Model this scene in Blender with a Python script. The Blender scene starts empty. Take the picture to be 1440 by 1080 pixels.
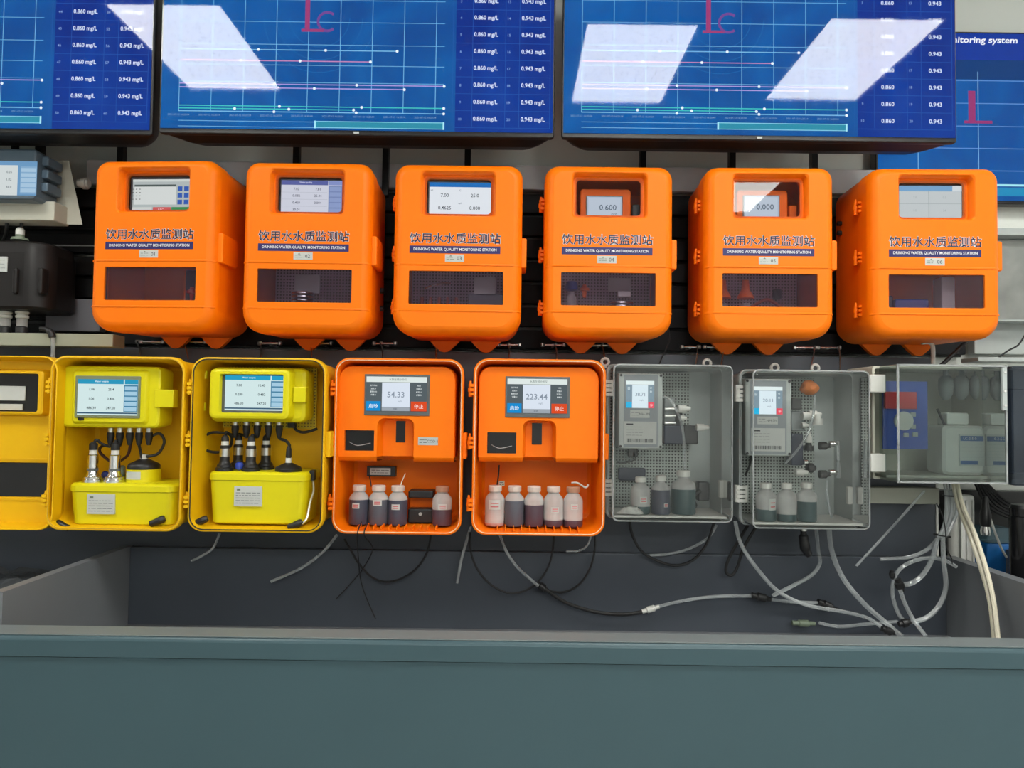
import bpy, math, random
from mathutils import Vector, Matrix
from mathutils.geometry import tessellate_polygon
random.seed(7)
S = bpy.context.scene
COL = S.collection
PI = math.pi

# ------------------------------------------------------------------ camera
F = 1000.0                       # focal length in pixels of the 1440 x 1080 frame
CAM = Vector((0, 0, 1.5))
PITCH, ROLL = math.radians(2.0), math.radians(0.75)
_r0 = Vector((1, 0, 0)); _u0 = Vector((0, -math.sin(PITCH), math.cos(PITCH))); _f = Vector((0, math.cos(PITCH), math.sin(PITCH)))
_r = math.cos(ROLL) * _r0 + math.sin(ROLL) * _u0
_u = -math.sin(ROLL) * _r0 + math.cos(ROLL) * _u0
cd = bpy.data.cameras.new('camera'); co = bpy.data.objects.new('camera', cd); COL.objects.link(co)
cd.sensor_width = 36.0; cd.lens = 36.0 * F / 1440.0; cd.clip_start = 0.01
co.matrix_world = Matrix(((_r.x, _u.x, -_f.x, CAM.x), (_r.y, _u.y, -_f.y, CAM.y), (_r.z, _u.z, -_f.z, CAM.z), (0, 0, 0, 1)))
S.camera = co
# ------------------------------------------------------------------ world, exposure
w = bpy.data.worlds.new('world'); S.world = w; w.use_nodes = True
w.node_tree.nodes['Background'].inputs[0].default_value = (0.75, 0.85, 1, 1)
w.node_tree.nodes['Background'].inputs[1].default_value = 0.3
S.view_settings.view_transform = 'Standard'; S.view_settings.look = 'None'
S.view_settings.gamma = 1.0; S.view_settings.use_curve_mapping = False
S.view_settings.exposure = 0.0
PANEL = 19.0                     # radiance of the ceiling LED panels
S.cycles.transparent_max_bounces = 24
S.cycles.max_bounces = 8

def P(px, py, Y):
    """point at depth Y seen at a photo pixel"""
    d = _r * ((px - 720) / F) + _u * ((540 - py) / F) + _f
    return CAM + d * (Y / d.y)

# ------------------------------------------------------------------ materials
def lin(c):
    if isinstance(c, str):
        c = c.lstrip('#'); c = [int(c[i:i+2], 16) / 255 for i in (0, 2, 4)]
        return tuple((x / 12.92 if x <= .04045 else ((x + .055) / 1.055) ** 2.4) for x in c)
    return tuple(c)
_mc = {}
def mat(name, col, rough=.5, metal=0., spec=.5, noise=.06, nscale=40., bump=0., bscale=300., coat=0., emit=None, es=0.):
    if name in _mc: return _mc[name]
    m = bpy.data.materials.new(name); m.use_nodes = True; nt = m.node_tree; b = nt.nodes['Principled BSDF']
    c = lin(col)
    tc = nt.nodes.new('ShaderNodeTexCoord')
    n = nt.nodes.new('ShaderNodeTexNoise'); n.inputs['Scale'].default_value = nscale; n.inputs['Detail'].default_value = 3
    nt.links.new(tc.outputs['Object'], n.inputs['Vector'])
    mx = nt.nodes.new('ShaderNodeMix'); mx.data_type = 'RGBA'
    mx.inputs[6].default_value = tuple(x * (1 - noise) for x in c) + (1,)
    mx.inputs[7].default_value = tuple(min(1, x * (1 + noise)) for x in c) + (1,)
    nt.links.new(n.outputs['Fac'], mx.inputs[0]); nt.links.new(mx.outputs[2], b.inputs['Base Color'])
    b.inputs['Roughness'].default_value = rough; b.inputs['Metallic'].default_value = metal
    b.inputs['Specular IOR Level'].default_value = spec; b.inputs['Coat Weight'].default_value = coat
    if bump:
        n2 = nt.nodes.new('ShaderNodeTexNoise'); n2.inputs['Scale'].default_value = bscale
        nt.links.new(tc.outputs['Object'], n2.inputs['Vector'])
        bp = nt.nodes.new('ShaderNodeBump'); bp.inputs['Strength'].default_value = bump; bp.inputs['Distance'].default_value = .002
        nt.links.new(n2.outputs['Fac'], bp.inputs['Height']); nt.links.new(bp.outputs[0], b.inputs['Normal'])
    if emit is not None:
        b.inputs['Emission Color'].default_value = lin(emit) + (1,); b.inputs['Emission Strength'].default_value = es
    _mc[name] = m; return m
def em(col, s=1.0):
    """a lit screen colour"""
    k = 'screen_%s_%g' % (col, s)
    if k in _mc: return _mc[k]
    m = bpy.data.materials.new(k); m.use_nodes = True; nt = m.node_tree; nt.nodes.clear()
    o = nt.nodes.new('ShaderNodeOutputMaterial'); e = nt.nodes.new('ShaderNodeEmission')
    e.inputs[0].default_value = lin(col) + (1,); e.inputs[1].default_value = s
    nt.links.new(e.outputs[0], o.inputs[0]); _mc[k] = m; return m
def glass(name, tint, rough=.02, ior=1.5, haze=0., hazecol=(.8, .85, .83)):
    """thin sheet: tinted see-through plus a Fresnel reflection"""
    if name in _mc: return _mc[name]
    m = bpy.data.materials.new(name); m.use_nodes = True; nt = m.node_tree; nt.nodes.clear()
    o = nt.nodes.new('ShaderNodeOutputMaterial'); t = nt.nodes.new('ShaderNodeBsdfTransparent'); g = nt.nodes.new('ShaderNodeBsdfGlossy')
    t.inputs[0].default_value = tuple(tint) + (1,); g.inputs['Roughness'].default_value = rough
    fr = nt.nodes.new('ShaderNodeFresnel'); fr.inputs[0].default_value = ior
    mx = nt.nodes.new('ShaderNodeMixShader')
    nt.links.new(fr.outputs[0], mx.inputs[0]); nt.links.new(t.outputs[0], mx.inputs[1]); nt.links.new(g.outputs[0], mx.inputs[2])
    out = mx
    if haze:
        d = nt.nodes.new('ShaderNodeBsdfDiffuse'); d.inputs[0].default_value = tuple(hazecol) + (1,)
        tc = nt.nodes.new('ShaderNodeTexCoord'); n = nt.nodes.new('ShaderNodeTexNoise'); n.inputs['Scale'].default_value = 9
        mr = nt.nodes.new('ShaderNodeMath'); mr.operation = 'MULTIPLY'; mr.inputs[1].default_value = haze * 2
        nt.links.new(tc.outputs['Object'], n.inputs['Vector']); nt.links.new(n.outputs['Fac'], mr.inputs[0])
        m2 = nt.nodes.new('ShaderNodeMixShader')
        nt.links.new(mr.outputs[0], m2.inputs[0]); nt.links.new(mx.outputs[0], m2.inputs[1]); nt.links.new(d.outputs[0], m2.inputs[2]); out = m2
    nt.links.new(out.outputs[0], o.inputs[0]); _mc[name] = m; return m
def pegmat(name, col, hole, pitch=.0075, rad=.30):
    """perforated sheet: holes too small to pick apart"""
    if name in _mc: return _mc[name]
    m = mat(name, col, .6); nt = m.node_tree; b = nt.nodes['Principled BSDF']
    src = b.inputs['Base Color'].links[0].from_socket
    tc = nt.nodes.new('ShaderNodeTexCoord'); sp = nt.nodes.new('ShaderNodeSeparateXYZ'); nt.links.new(tc.outputs['Object'], sp.inputs[0])
    sq = []
    for k in (0, 2):
        a = nt.nodes.new('ShaderNodeMath'); a.operation = 'DIVIDE'; a.inputs[1].default_value = pitch; nt.links.new(sp.outputs[k], a.inputs[0])
        f = nt.nodes.new('ShaderNodeMath'); f.operation = 'FLOORED_MODULO'; f.inputs[1].default_value = 1; nt.links.new(a.outputs[0], f.inputs[0])
        s = nt.nodes.new('ShaderNodeMath'); s.operation = 'SUBTRACT'; s.inputs[1].default_value = .5; nt.links.new(f.outputs[0], s.inputs[0])
        q = nt.nodes.new('ShaderNodeMath'); q.operation = 'POWER'; q.inputs[1].default_value = 2; nt.links.new(s.outputs[0], q.inputs[0]); sq.append(q)
    ad = nt.nodes.new('ShaderNodeMath'); ad.operation = 'ADD'; nt.links.new(sq[0].outputs[0], ad.inputs[0]); nt.links.new(sq[1].outputs[0], ad.inputs[1])
    lt = nt.nodes.new('ShaderNodeMath'); lt.operation = 'LESS_THAN'; lt.inputs[1].default_value = rad * rad; nt.links.new(ad.outputs[0], lt.inputs[0])
    mx = nt.nodes.new('ShaderNodeMix'); mx.data_type = 'RGBA'; mx.inputs[7].default_value = lin(hole) + (1,)
    nt.links.new(lt.outputs[0], mx.inputs[0]); nt.links.new(src, mx.inputs[6]); nt.links.new(mx.outputs[2], b.inputs['Base Color'])
    return m

ORANGE = mat('orange_plastic', (.95, .190, .001), .42, spec=.22, nscale=15, noise=.03)
ORANGE_IN = mat('orange_plastic_inner', (.92, .150, .001), .45, spec=.2, nscale=15, noise=.03)
YELLOW = mat('yellow_plastic', (.82, .47, .004), .42, spec=.25, nscale=15, noise=.04)
YELLOW_BRIGHT = mat('lemon_plastic', (.72, .64, .006), .38, spec=.3, nscale=15, noise=.04)
BLACK = mat('black_plastic', (.012, .012, .013), .4)
BLACKGLOSS = mat('black_gloss', (.008, .008, .009), .15)
RUBBER = mat('black_rubber', (.01, .01, .011), .6)
SLAT = mat('charcoal_slat', (.012, .0125, .014), .6, spec=.2, noise=.2, nscale=8)
GREYRAIL = mat('grey_rail', (.62, .63, .66), .45)
WALLW = mat('pale_wall_paint', (.80, .83, .78), .8, noise=.03, nscale=3)
PANELGREY = mat('slate_panel', (.056, .066, .084), .42, noise=.12, nscale=6)
TROUGH = mat('slate_trough', (.17, .178, .192), .38, noise=.12, nscale=5)
COUNTER = mat('teal_grey_counter', (.046, .088, .104), .36, spec=.35, noise=.06, nscale=4)
BEIGE = mat('beige_metal', (.42, .42, .35), .5)
BEIGEBOX = mat('beige_housing', (.52, .51, .43), .5)
LGREY = mat('light_grey_plastic', (.44, .48, .47), .5)
MGREY = mat('mid_grey_plastic', (.20, .22, .22), .5)
WHITEP = mat('white_plastic', (.66, .66, .62), .45)
PAPER = mat('paper', (.52, .54, .52), .7)
INK = mat('dark_ink', (.03, .03, .035), .7)
PINKINK = mat('pink_ink', (.55, .12, .12), .7)
NAVY = mat('navy_print', (.012, .008, .11), .45)
NAVYTXT = mat('navy_letters', (.010, .008, .05), .45)
WHITETXT = mat('white_print', (.75, .75, .78), .6)
CHROME = mat('polished_steel', (.75, .75, .74), .16, metal=1., noise=.1, nscale=80)
STEEL = mat('brushed_steel', (.62, .62, .60), .3, metal=1.)
COPPER = mat('reddish_sleeve', (.30, .05, .03), .4)
BLUEBALL = mat('blue_plastic', (.02, .05, .35), .35)
BLUEBOX = mat('bright_blue_plastic', (.01, .16, .50), .4)
REDP = mat('red_plastic', (.55, .02, .015), .4)
CREAM = mat('cream_tube', (.62, .58, .45), .35)
GREENFIT = mat('olive_fitting', (.16, .20, .14), .45)
SPONGE = mat('orange_sponge', (.75, .20, .04), .8, noise=.5, nscale=60, bump=.6, bscale=150)
SCREENGREY = mat('screen_bezel_grey', (.10, .11, .115), .35)
DARKDEV = mat('dark_navy_device', (.015, .02, .045), .35)
PEG_GREY = pegmat('grey_pegboard', (.40, .44, .41), (.03, .03, .03), .0078, .29)
PEG_YEL = pegmat('yellow_pegboard', (.62, .50, .02), (.15, .11, .01), .0075, .26)
PEG_DARK = pegmat('mauve_pegboard', (.55, .46, .55), (.08, .06, .08), .008, .3)
MONGLASS = glass('screen_glass', (1, 1, 1), .035, 1.5)
WINGLASS = glass('window_glass', (.92, .9, .92), .01, 1.45)
TINTGLASS = glass('smoky_window', (.84, .76, .86), .015, 1.45, haze=.035, hazecol=(.50, .36, .52))
CLEAR = glass('clear_cover', (.97, .985, .98), .03, 1.45, haze=.018)
SMOKED = glass('smoked_cover', (.62, .69, .67), .03, 1.5, haze=.035, hazecol=(.35, .42, .42))
CLEARTUBE = glass('clear_tubing', (.86, .89, .90), .08, 1.5, haze=.26, hazecol=(.80, .83, .84))
BOTTLE = glass('milky_bottle', (.90, .91, .91), .15, 1.4, haze=.42, hazecol=(.85, .84, .82))

# ------------------------------------------------------------------ mesh builder
_tx = {}
def textmesh(s, offset=0.):
    k = (s, offset)
    if k not in _tx:
        c = bpy.data.curves.new('t', 'FONT'); c.body = s; c.align_x = 'CENTER'; c.align_y = 'CENTER'; c.size = 1; c.offset = offset
        c.resolution_u = 2
        o = bpy.data.objects.new('t', c); COL.objects.link(o)
        dg = bpy.context.evaluated_depsgraph_get(); dg.update()
        me = bpy.data.meshes.new_from_object(o.evaluated_get(dg), depsgraph=dg)
        v = [tuple(p.co) for p in me.vertices]; f = [tuple(p.vertices) for p in me.polygons]
        bpy.data.objects.remove(o); bpy.data.curves.remove(c); bpy.data.meshes.remove(me)
        xs = [p[0] for p in v] or [0]; ys = [p[1] for p in v] or [0]
        _tx[k] = (v, f, (min(xs), max(xs), min(ys), max(ys)))
    return _tx[k]
def rr(cx, cz, w, h, r, n=5, rb=None):
    lim = lambda q: max(1e-4, min(q, w / 2 - 1e-4, h / 2 - 1e-4))
    rt = lim(r); rb = rt if rb is None else lim(rb); o = []
    for (sx, sz, a0) in ((1, 1, 0), (-1, 1, 90), (-1, -1, 180), (1, -1, 270)):
        r = rt if sz > 0 else rb
        for i in range(n + 1):
            a = math.radians(a0 + 90 * i / n)
            o.append((cx + sx * (w / 2 - r) + r * math.cos(a), cz + sz * (h / 2 - r) + r * math.sin(a)))
    return o
def spline(pts, sub, closed=False):
    pts = [Vector(p) for p in pts]; n = len(pts); o = []
    if n < 3 and not closed:
        return pts
    for i in range(n if closed else n - 1):
        if closed: a, b, c, d = pts[(i-1) % n], pts[i], pts[(i+1) % n], pts[(i+2) % n]
        else: a, b, c, d = pts[max(i-1, 0)], pts[i], pts[i+1], pts[min(i+2, n-1)]
        for k in range(sub):
            t = k / sub
            o.append(.5 * (2*b + (c-a)*t + (2*a - 5*b + 4*c - d)*t*t + (-a + 3*b - 3*c + d)*t**3))
    if not closed: o.append(pts[-1])
    return o
class MB:
    def __init__(s): s.v = []; s.f = []; s.mi = []; s.mats = []
    def m(s, x):
        if x is None: return 0
        if x not in s.mats: s.mats.append(x)
        return s.mats.index(x)
    def add(s, vs, fs, m=None):
        b = len(s.v); i = s.m(m); s.v += [tuple(x) for x in vs]
        for f in fs: s.f.append(tuple(b + k for k in f)); s.mi.append(i)
        return s
    def box(s, x0, x1, y0, y1, z0, z1, m=None):
        v = [(x, y, z) for x in (x0, x1) for y in (y0, y1) for z in (z0, z1)]
        return s.add(v, [(0, 1, 3, 2), (4, 6, 7, 5), (0, 4, 5, 1), (2, 3, 7, 6), (0, 2, 6, 4), (1, 5, 7, 3)], m)
    def rings(s, rs, cap0=True, cap1=True, m=None, closed=True):
        n = len(rs[0]); v = [p for r in rs for p in r]; f = []
        for i in range(len(rs) - 1):
            for k in range(n if closed else n - 1):
                k2 = (k + 1) % n; f.append((i*n + k, i*n + k2, (i+1)*n + k2, (i+1)*n + k))
        if cap0: f.append(tuple(range(n - 1, -1, -1)))
        if cap1: f.append(tuple((len(rs)-1)*n + k for k in range(n)))
        return s.add(v, f, m)
    def prof(s, cx, cz, w, h, r, seq, cap0=True, cap1=True, m=None, n=5, rb=None):
        """rounded-rectangle rings; seq of (y, inset)"""
        return s.rings([[(x, y, z) for x, z in rr(cx, cz, w - 2*i, h - 2*i, r - i*.5, n, None if rb is None else rb - i*.5)] for y, i in seq], cap0, cap1, m)
    def rbox(s, x0, x1, y0, y1, z0, z1, r=.006, b=.003, m=None, n=4):
        b = min(b, (y1 - y0) * .45)
        return s.prof((x0+x1)/2, (z0+z1)/2, x1-x0, z1-z0, r, [(y0, b), (y0+b*.3, b*.3), (y0+b, 0), (y1-b, 0), (y1-b*.3, b*.3), (y1, b)], m=m, n=n)
    def lathe(s, c, pr, seg=16, m=None, sx=1, sy=1):
        return s.rings([[(c[0] + sx*r*math.cos(2*PI*k/seg), c[1] + sy*r*math.sin(2*PI*k/seg), c[2] + z) for k in range(seg)] for r, z in pr], True, True, m)
    def tube(s, pts, r, seg=8, sub=6, closed=False, m=None, raw=False):
        ps = [Vector(p) for p in pts] if raw else spline(pts, sub, closed)
        n = len(ps); rs = []; up = Vector((.31, .27, .91)); prev = None
        for i, p in enumerate(ps):
            t = (ps[(i+1) % n] - ps[i-1]) if closed else (ps[min(i+1, n-1)] - ps[max(i-1, 0)])
            if t.length < 1e-9: t = Vector((0, 0, 1))
            t.normalize()
            if prev is None: a = t.cross(up).normalized()
            else:
                a = prev - t * prev.dot(t)
                if a.length < 1e-6: a = t.cross(up)
                a.normalize()
            prev = a; b = t.cross(a); rad = r[i * (len(r)-1) // max(1, n-1)] if isinstance(r, (list, tuple)) else r
            rs.append([p + rad * (math.cos(2*PI*k/seg) * a + math.sin(2*PI*k/seg) * b) for k in range(seg)])
        if closed: rs.append(rs[0]); return s.rings(rs, False, False, m)
        return s.rings(rs, True, True, m)
    def cyl(s, p0, p1, r0, r1=None, seg=14, m=None):
        r1 = r0 if r1 is None else r1
        p0, p1 = Vector(p0), Vector(p1); t = (p1 - p0).normalized()
        a = t.cross(Vector((.31, .27, .91))).normalized(); b = t.cross(a)
        return s.rings([[p + r * (math.cos(2*PI*k/seg) * a + math.sin(2*PI*k/seg) * b) for k in range(seg)] for p, r in ((p0, r0), (p1, r1))], True, True, m)
    def rect(s, x0, x1, z0, z1, y, m=None):
        return s.add([(x0, y, z0), (x1, y, z0), (x1, y, z1), (x0, y, z1)], [(0, 1, 2, 3)], m)
    def quad(s, pts, y, m=None): return s.add([(x, y, z) for x, z in pts], [tuple(range(len(pts)))], m)
    def line(s, a, b, w, y, m=None):
        d = Vector((b[0]-a[0], b[1]-a[1])); n = Vector((-d.y, d.x)).normalized() * w / 2
        return s.quad([(a[0]-n.x, a[1]-n.y), (b[0]-n.x, b[1]-n.y), (b[0]+n.x, b[1]+n.y), (a[0]+n.x, a[1]+n.y)], y, m)
    def text(s, t, cx, cz, y, h=None, w=None, m=None, off=0., slant=0.):
        v, f, bb = textmesh(t, off)
        if not v: return s
        bw, bh = bb[1]-bb[0], bb[3]-bb[2]
        k = (h / bh) if h else (w / bw); kx = (w / bw) if w else k; kz = k
        mx, mz = (bb[0]+bb[1])/2, (bb[2]+bb[3])/2
        return s.add([(cx + (p[0]-mx)*kx + slant*(p[1]-mz)*kz, y, cz + (p[1]-mz)*kz) for p in v], f, m)
    def holeface(s, outer, holes, y, m=None):
        polys = [[Vector((x, z, 0)) for x, z in L] for L in [outer] + holes]
        tris = tessellate_polygon(polys); pts = [(p.x, y, p.y) for L in polys for p in L]
        return s.add(pts, tris, m)
    def mesh(s, name, mt=None, smooth=True, recalc=True):
        me = bpy.data.meshes.new(name); me.from_pydata(s.v, [], s.f)
        ms = s.mats or ([mt] if mt else [])
        if mt and not s.mats: pass
        for x in ms: me.materials.append(x)
        if len(ms) > 1: me.polygons.foreach_set('material_index', s.mi)
        if recalc:
            import bmesh
            bm = bmesh.new(); bm.from_mesh(me); bmesh.ops.remove_doubles(bm, verts=bm.verts, dist=1e-6)
            bmesh.ops.recalc_face_normals(bm, faces=bm.faces); bm.to_mesh(me); bm.free()
        if smooth:
            me.shade_smooth(); me.set_sharp_from_angle(angle=math.radians(38))
            for p in me.polygons:
                n = p.normal
                if len(p.vertices) > 4 or max(abs(n.x), abs(n.y), abs(n.z)) > .99999: p.use_smooth = False
        me.update(); return me
    def build(s, name, mt=None, parent=None, **k):
        return obj(name, s.mesh(name, mt, **k), parent)
def obj(name, me, parent=None, loc=None):
    o = bpy.data.objects.new(name, me); COL.objects.link(o)
    if parent: o.parent = parent
    if loc: o.location = loc
    return o
def tag(o, label, cat, group=None, kind=None):
    o['label'] = label; o['category'] = cat
    if group: o['group'] = group
    if kind: o['kind'] = kind
    return o
def thing(name, label, cat, loc, rz=0, group=None):
    o = bpy.data.objects.new(name, None); COL.objects.link(o); o.empty_display_size = .05
    o.location = loc; o.rotation_euler = (0, 0, rz); return tag(o, label, cat, group)
def struct(name, mb, mt):
    o = mb.build(name, mt, smooth=False); o['kind'] = 'structure'; return o
def shift(pts, root): return [Vector(p) - root.location for p in pts]

# ================================================================== the setting
YW = 1.95
struct('wall_back', MB().box(-3.2, 3.2, YW, YW + .1, 0, 2.8), WALLW)
struct('floor', MB().box(-3.2, 3.2, -4.0, YW, -.1, 0), mat('floor_tile', (.45, .45, .43), .35))
struct('ceiling', MB().box(-3.2, 3.2, -4.0, YW + .1, 2.8, 2.9), mat('ceiling_white', (.62, .63, .63), .9))
struct('wall_left', MB().box(-3.3, -3.2, -4.0, YW + .1, 0, 2.8), mat('side_wall_paint', (.70, .71, .70), .85))
struct('wall_right', MB().box(3.2, 3.3, -4.0, YW + .1, 0, 2.8), mat('side_wall_paint', (.70, .71, .70), .85))
struct('wall_front', MB().box(-3.2, 3.2, -4.1, -4.0, 0, 2.8), mat('far_wall_paint', (.60, .62, .62), .85))
LEDM = mat('led_panel', (.8, .8, .8), .6, emit=(1.0, 1.0, .94), es=PANEL)
TRIMW = mat('panel_frame_white', (.7, .7, .7), .5)
# three panels of the near row mirror in the monitors (the fixture between the first two is missing)
for (x, y, lab) in ((-1.14, .69, 'front row, left of the camera'), (.42, .61, 'front row, right of centre'), (1.21, .66, 'front row, far right'),
                    (-2.8, .58, 'front row, by the left wall'), (2.8, .58, 'front row, by the right wall'), (1.21, -.95, 'alone between the front and middle rows'),
                    (-.75, -1.75, 'added middle fill row, left of centre'), (.03, -1.75, 'added middle fill row, centre'), (.81, -1.75, 'added middle fill row, right of centre'), (1.59, -1.75, 'added middle fill row, right'), (2.37, -1.75, 'added middle fill row, by the right wall'),  # unseen panels added as frontal fill, kept clear of the glass reflections
                    (.03, -2.9, 'added rear fill row, centre'), (.81, -2.9, 'added rear fill row, right of centre'), (1.59, -2.9, 'added rear fill row, right'), (2.37, -2.9, 'added rear fill row, by the right wall')):  # more unseen panels added behind the camera for frontal fill
    r = thing('ceiling_light', 'white rectangular LED ceiling panel, ' + lab, 'ceiling light', (x, y, 2.8), group='LED ceiling panels')
    MB().box(-.185, .185, -.300, .300, -.012, -.006).build('diffuser', LEDM, r, smooth=False)
    f = MB()
    for a in ((-.2, -.185, -.32, .32), (.185, .2, -.32, .32), (-.185, .185, -.32, -.305), (-.185, .185, .305, .32)): f.box(a[0], a[1], a[2], a[3], -.018, -.002)
    f.build('frame', TRIMW, r, smooth=False)

# ---- wall fittings behind the boxes
a, b = P(720, 232, 1.905), P(720, 266, 1.905)
rail = tag(MB().rbox(-1.16, 1.05, 1.905, 1.93, b.z, a.z, .003, .002).build('mounting_rail', GREYRAIL), 'grey horizontal rail behind the tops of the orange stations', 'rail')
root = thing('slat_panel', 'black slatted wall panel behind the closed orange stations', 'wall panel', (0, YW - .001, 0))
zt, zb = P(720, 273, 1.93).z, P(720, 494, 1.93).z
MB().box(-2.2, 1.22, -.019, -.012, zb, zt).build('backing', BLACK, root, smooth=False)
n = 7; h = (zt - zb) / n
slat_me = MB().rbox(-2.2, 1.22, -.04, -.0195, .005, h - .005, .003, .002).mesh('slat', SLAT)
for i in range(n): obj('slat', slat_me, root, (0, 0, zb + i*h))
# lower panel the open boxes hang on
zt2, zb2 = P(720, 496, 1.84).z, P(720, 776, 1.84).z
xr = P(1314, 700, 1.84).x
root = thing('lower_panel', 'smooth dark grey panel behind the open cabinets', 'wall panel', (0, 1.835, .80))
zz0 = zb2 - .80
MB().rbox(-2.2, xr, 0, .03, 0, zt2 - .80, .003, .002).build('board', PANELGREY, root)
MB().box(xr, xr + .006, -.002, .032, zz0, zt2 - .94).build('edge_strip', WHITEP, root, smooth=False)
# trough: open-topped box behind the counter lip
ztr = P(720, 776, 1.815).z; FL = .945
xl, xrr = P(183, 800, 1.815).x, P(1330, 800, 1.815).x
root = thing('trough', 'slate grey open trough behind the counter with tubes lying in it', 'trough', (0, 1.815, FL - .02))
zz = ztr - FL + .02
MB().rbox(xl, xrr, -.004, .014, 0, zz, .003, .002).build('back_panel', PANELGREY, root)
MB().box(xl - .022, xl, -.4535, .012, 0, zz + .002).build('side_panel', TROUGH, root, smooth=False)
MB().box(xrr, xrr + .03, -.4535, .012, 0, zz + .002).build('side_panel', TROUGH, root, smooth=False)
MB().box(xl, xrr, -.450, -.004, -.02, .02).build('bottom', TROUGH, root, smooth=False)
root = thing('side_bin', 'grey sheet-metal bin panel running back beside the trough, right edge', 'bin', (xrr + .16, 1.815, FL - .02))
MB().box(0, .035, -.4535, .012, 0, zz + .02).build('side_panel', TROUGH, root, smooth=False)
MB().box(-.128, 0, -.44, .012, 0, .02).build('bottom', TROUGH, root, smooth=False)
# left compartment with crumpled film
root = tag(MB().box(xl - .9, xl - .024, 1.38, 1.80, FL + .08, FL + .10).build('storage_ledge', TROUGH, smooth=False), 'grey ledge left of the trough, under the crumpled film', 'ledge')
g = MB(); nx, ny = 30, 12; vs = []; fs = []
x0, x1, y0, y1 = xl - .80, xl - .03, 1.55, 1.79
for j in range(ny + 1):
    for i in range(nx + 1):
        vs.append((x0 + (x1-x0)*i/nx, y0 + (y1-y0)*j/ny, FL + .128 + .02*random.random()))
for j in range(ny):
    for i in range(nx):
        k = j*(nx+1) + i; fs.append((k, k+1, k+nx+2, k+nx+1))
nv = len(vs); vs += [(p[0], p[1], FL + .101) for p in vs]; fs += [tuple(q + nv for q in reversed(f)) for f in fs]
bd = [i for i in range(nx+1)] + [(j)*(nx+1)+nx for j in range(1, ny+1)] + [ny*(nx+1)+i for i in range(nx-1, -1, -1)] + [j*(nx+1) for j in range(ny-1, 0, -1)]
for i in range(len(bd)): fs.append((bd[i], bd[(i+1) % len(bd)], bd[(i+1) % len(bd)] + nv, bd[i] + nv))
o = g.add(vs, fs).build('plastic_film', mat('crumpled_film', (.05, .055, .06), .15, noise=.5, nscale=25), smooth=False)
tag(o, 'dark glossy crumpled plastic film on the ledge left of the trough', 'plastic film')
# counter
zl = P(720, 903, 1.30).z; ze = P(720, 932, 1.30).z
root = thing('counter', 'long teal-grey counter front with a rounded lip', 'counter', (0, 1.30, 0))
lip = [(0, ze), (0, zl - .008), (.002, zl - .003), (.007, zl), (.052, zl), (.058, zl - .003), (.06, zl - .01), (.06, ze - .08), (.045, ze - .08), (.045, ze)]
MB().rings([[(x, y, z) for y, z in lip] for x in (-2.4, 2.4)]).build('lip', COUNTER, root)
MB().rbox(-2.4, 2.4, .005, .055, zl + .0002, zl + .0022, .0008, .0004).build('lip_lit_top', mat('lip_top_light', (.165, .19, .195), .4), root)  # paler strip paints the ceiling light on the lip's upward face
MB().box(-2.4, 2.4, .0045, .044, 0, ze - .0025).build('front_panel', COUNTER, root, smooth=False)

# ================================================================== monitors
NUMS_L = '0.860 mg/L'; NUMS_R = '0.943 mg/L'
def bluemat(name, c0, c1, s=1.0):
    if name in _mc: return _mc[name]
    m = bpy.data.materials.new(name); m.use_nodes = True; nt = m.node_tree; nt.nodes.clear()
    o = nt.nodes.new('ShaderNodeOutputMaterial'); e = nt.nodes.new('ShaderNodeEmission'); tc = nt.nodes.new('ShaderNodeTexCoord')
    n = nt.nodes.new('ShaderNodeTexNoise'); n.inputs['Scale'].default_value = 5; n.inputs['Detail'].default_value = 6; n.inputs['Distortion'].default_value = 1.2
    cr = nt.nodes.new('ShaderNodeValToRGB'); cr.color_ramp.elements[0].color = lin(c0) + (1,); cr.color_ramp.elements[1].color = lin(c1) + (1,)
    cr.color_ramp.elements[0].position = .3; cr.color_ramp.elements[1].position = .75
    nt.links.new(tc.outputs['Object'], n.inputs['Vector']); nt.links.new(n.outputs['Fac'], cr.inputs[0]); nt.links.new(cr.outputs[0], e.inputs[0])
    e.inputs[1].default_value = s; nt.links.new(e.outputs[0], o.inputs[0]); _mc[name] = m; return m
CHARTBLUE = bluemat('chart_blue', '#0a4a94', '#0c66b4'); TABLEBLUE = bluemat('table_blue', '#062a86', '#0a3f9e')
HULL = mat('monitor_housing', (.009, .009, .010), .35)
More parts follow.
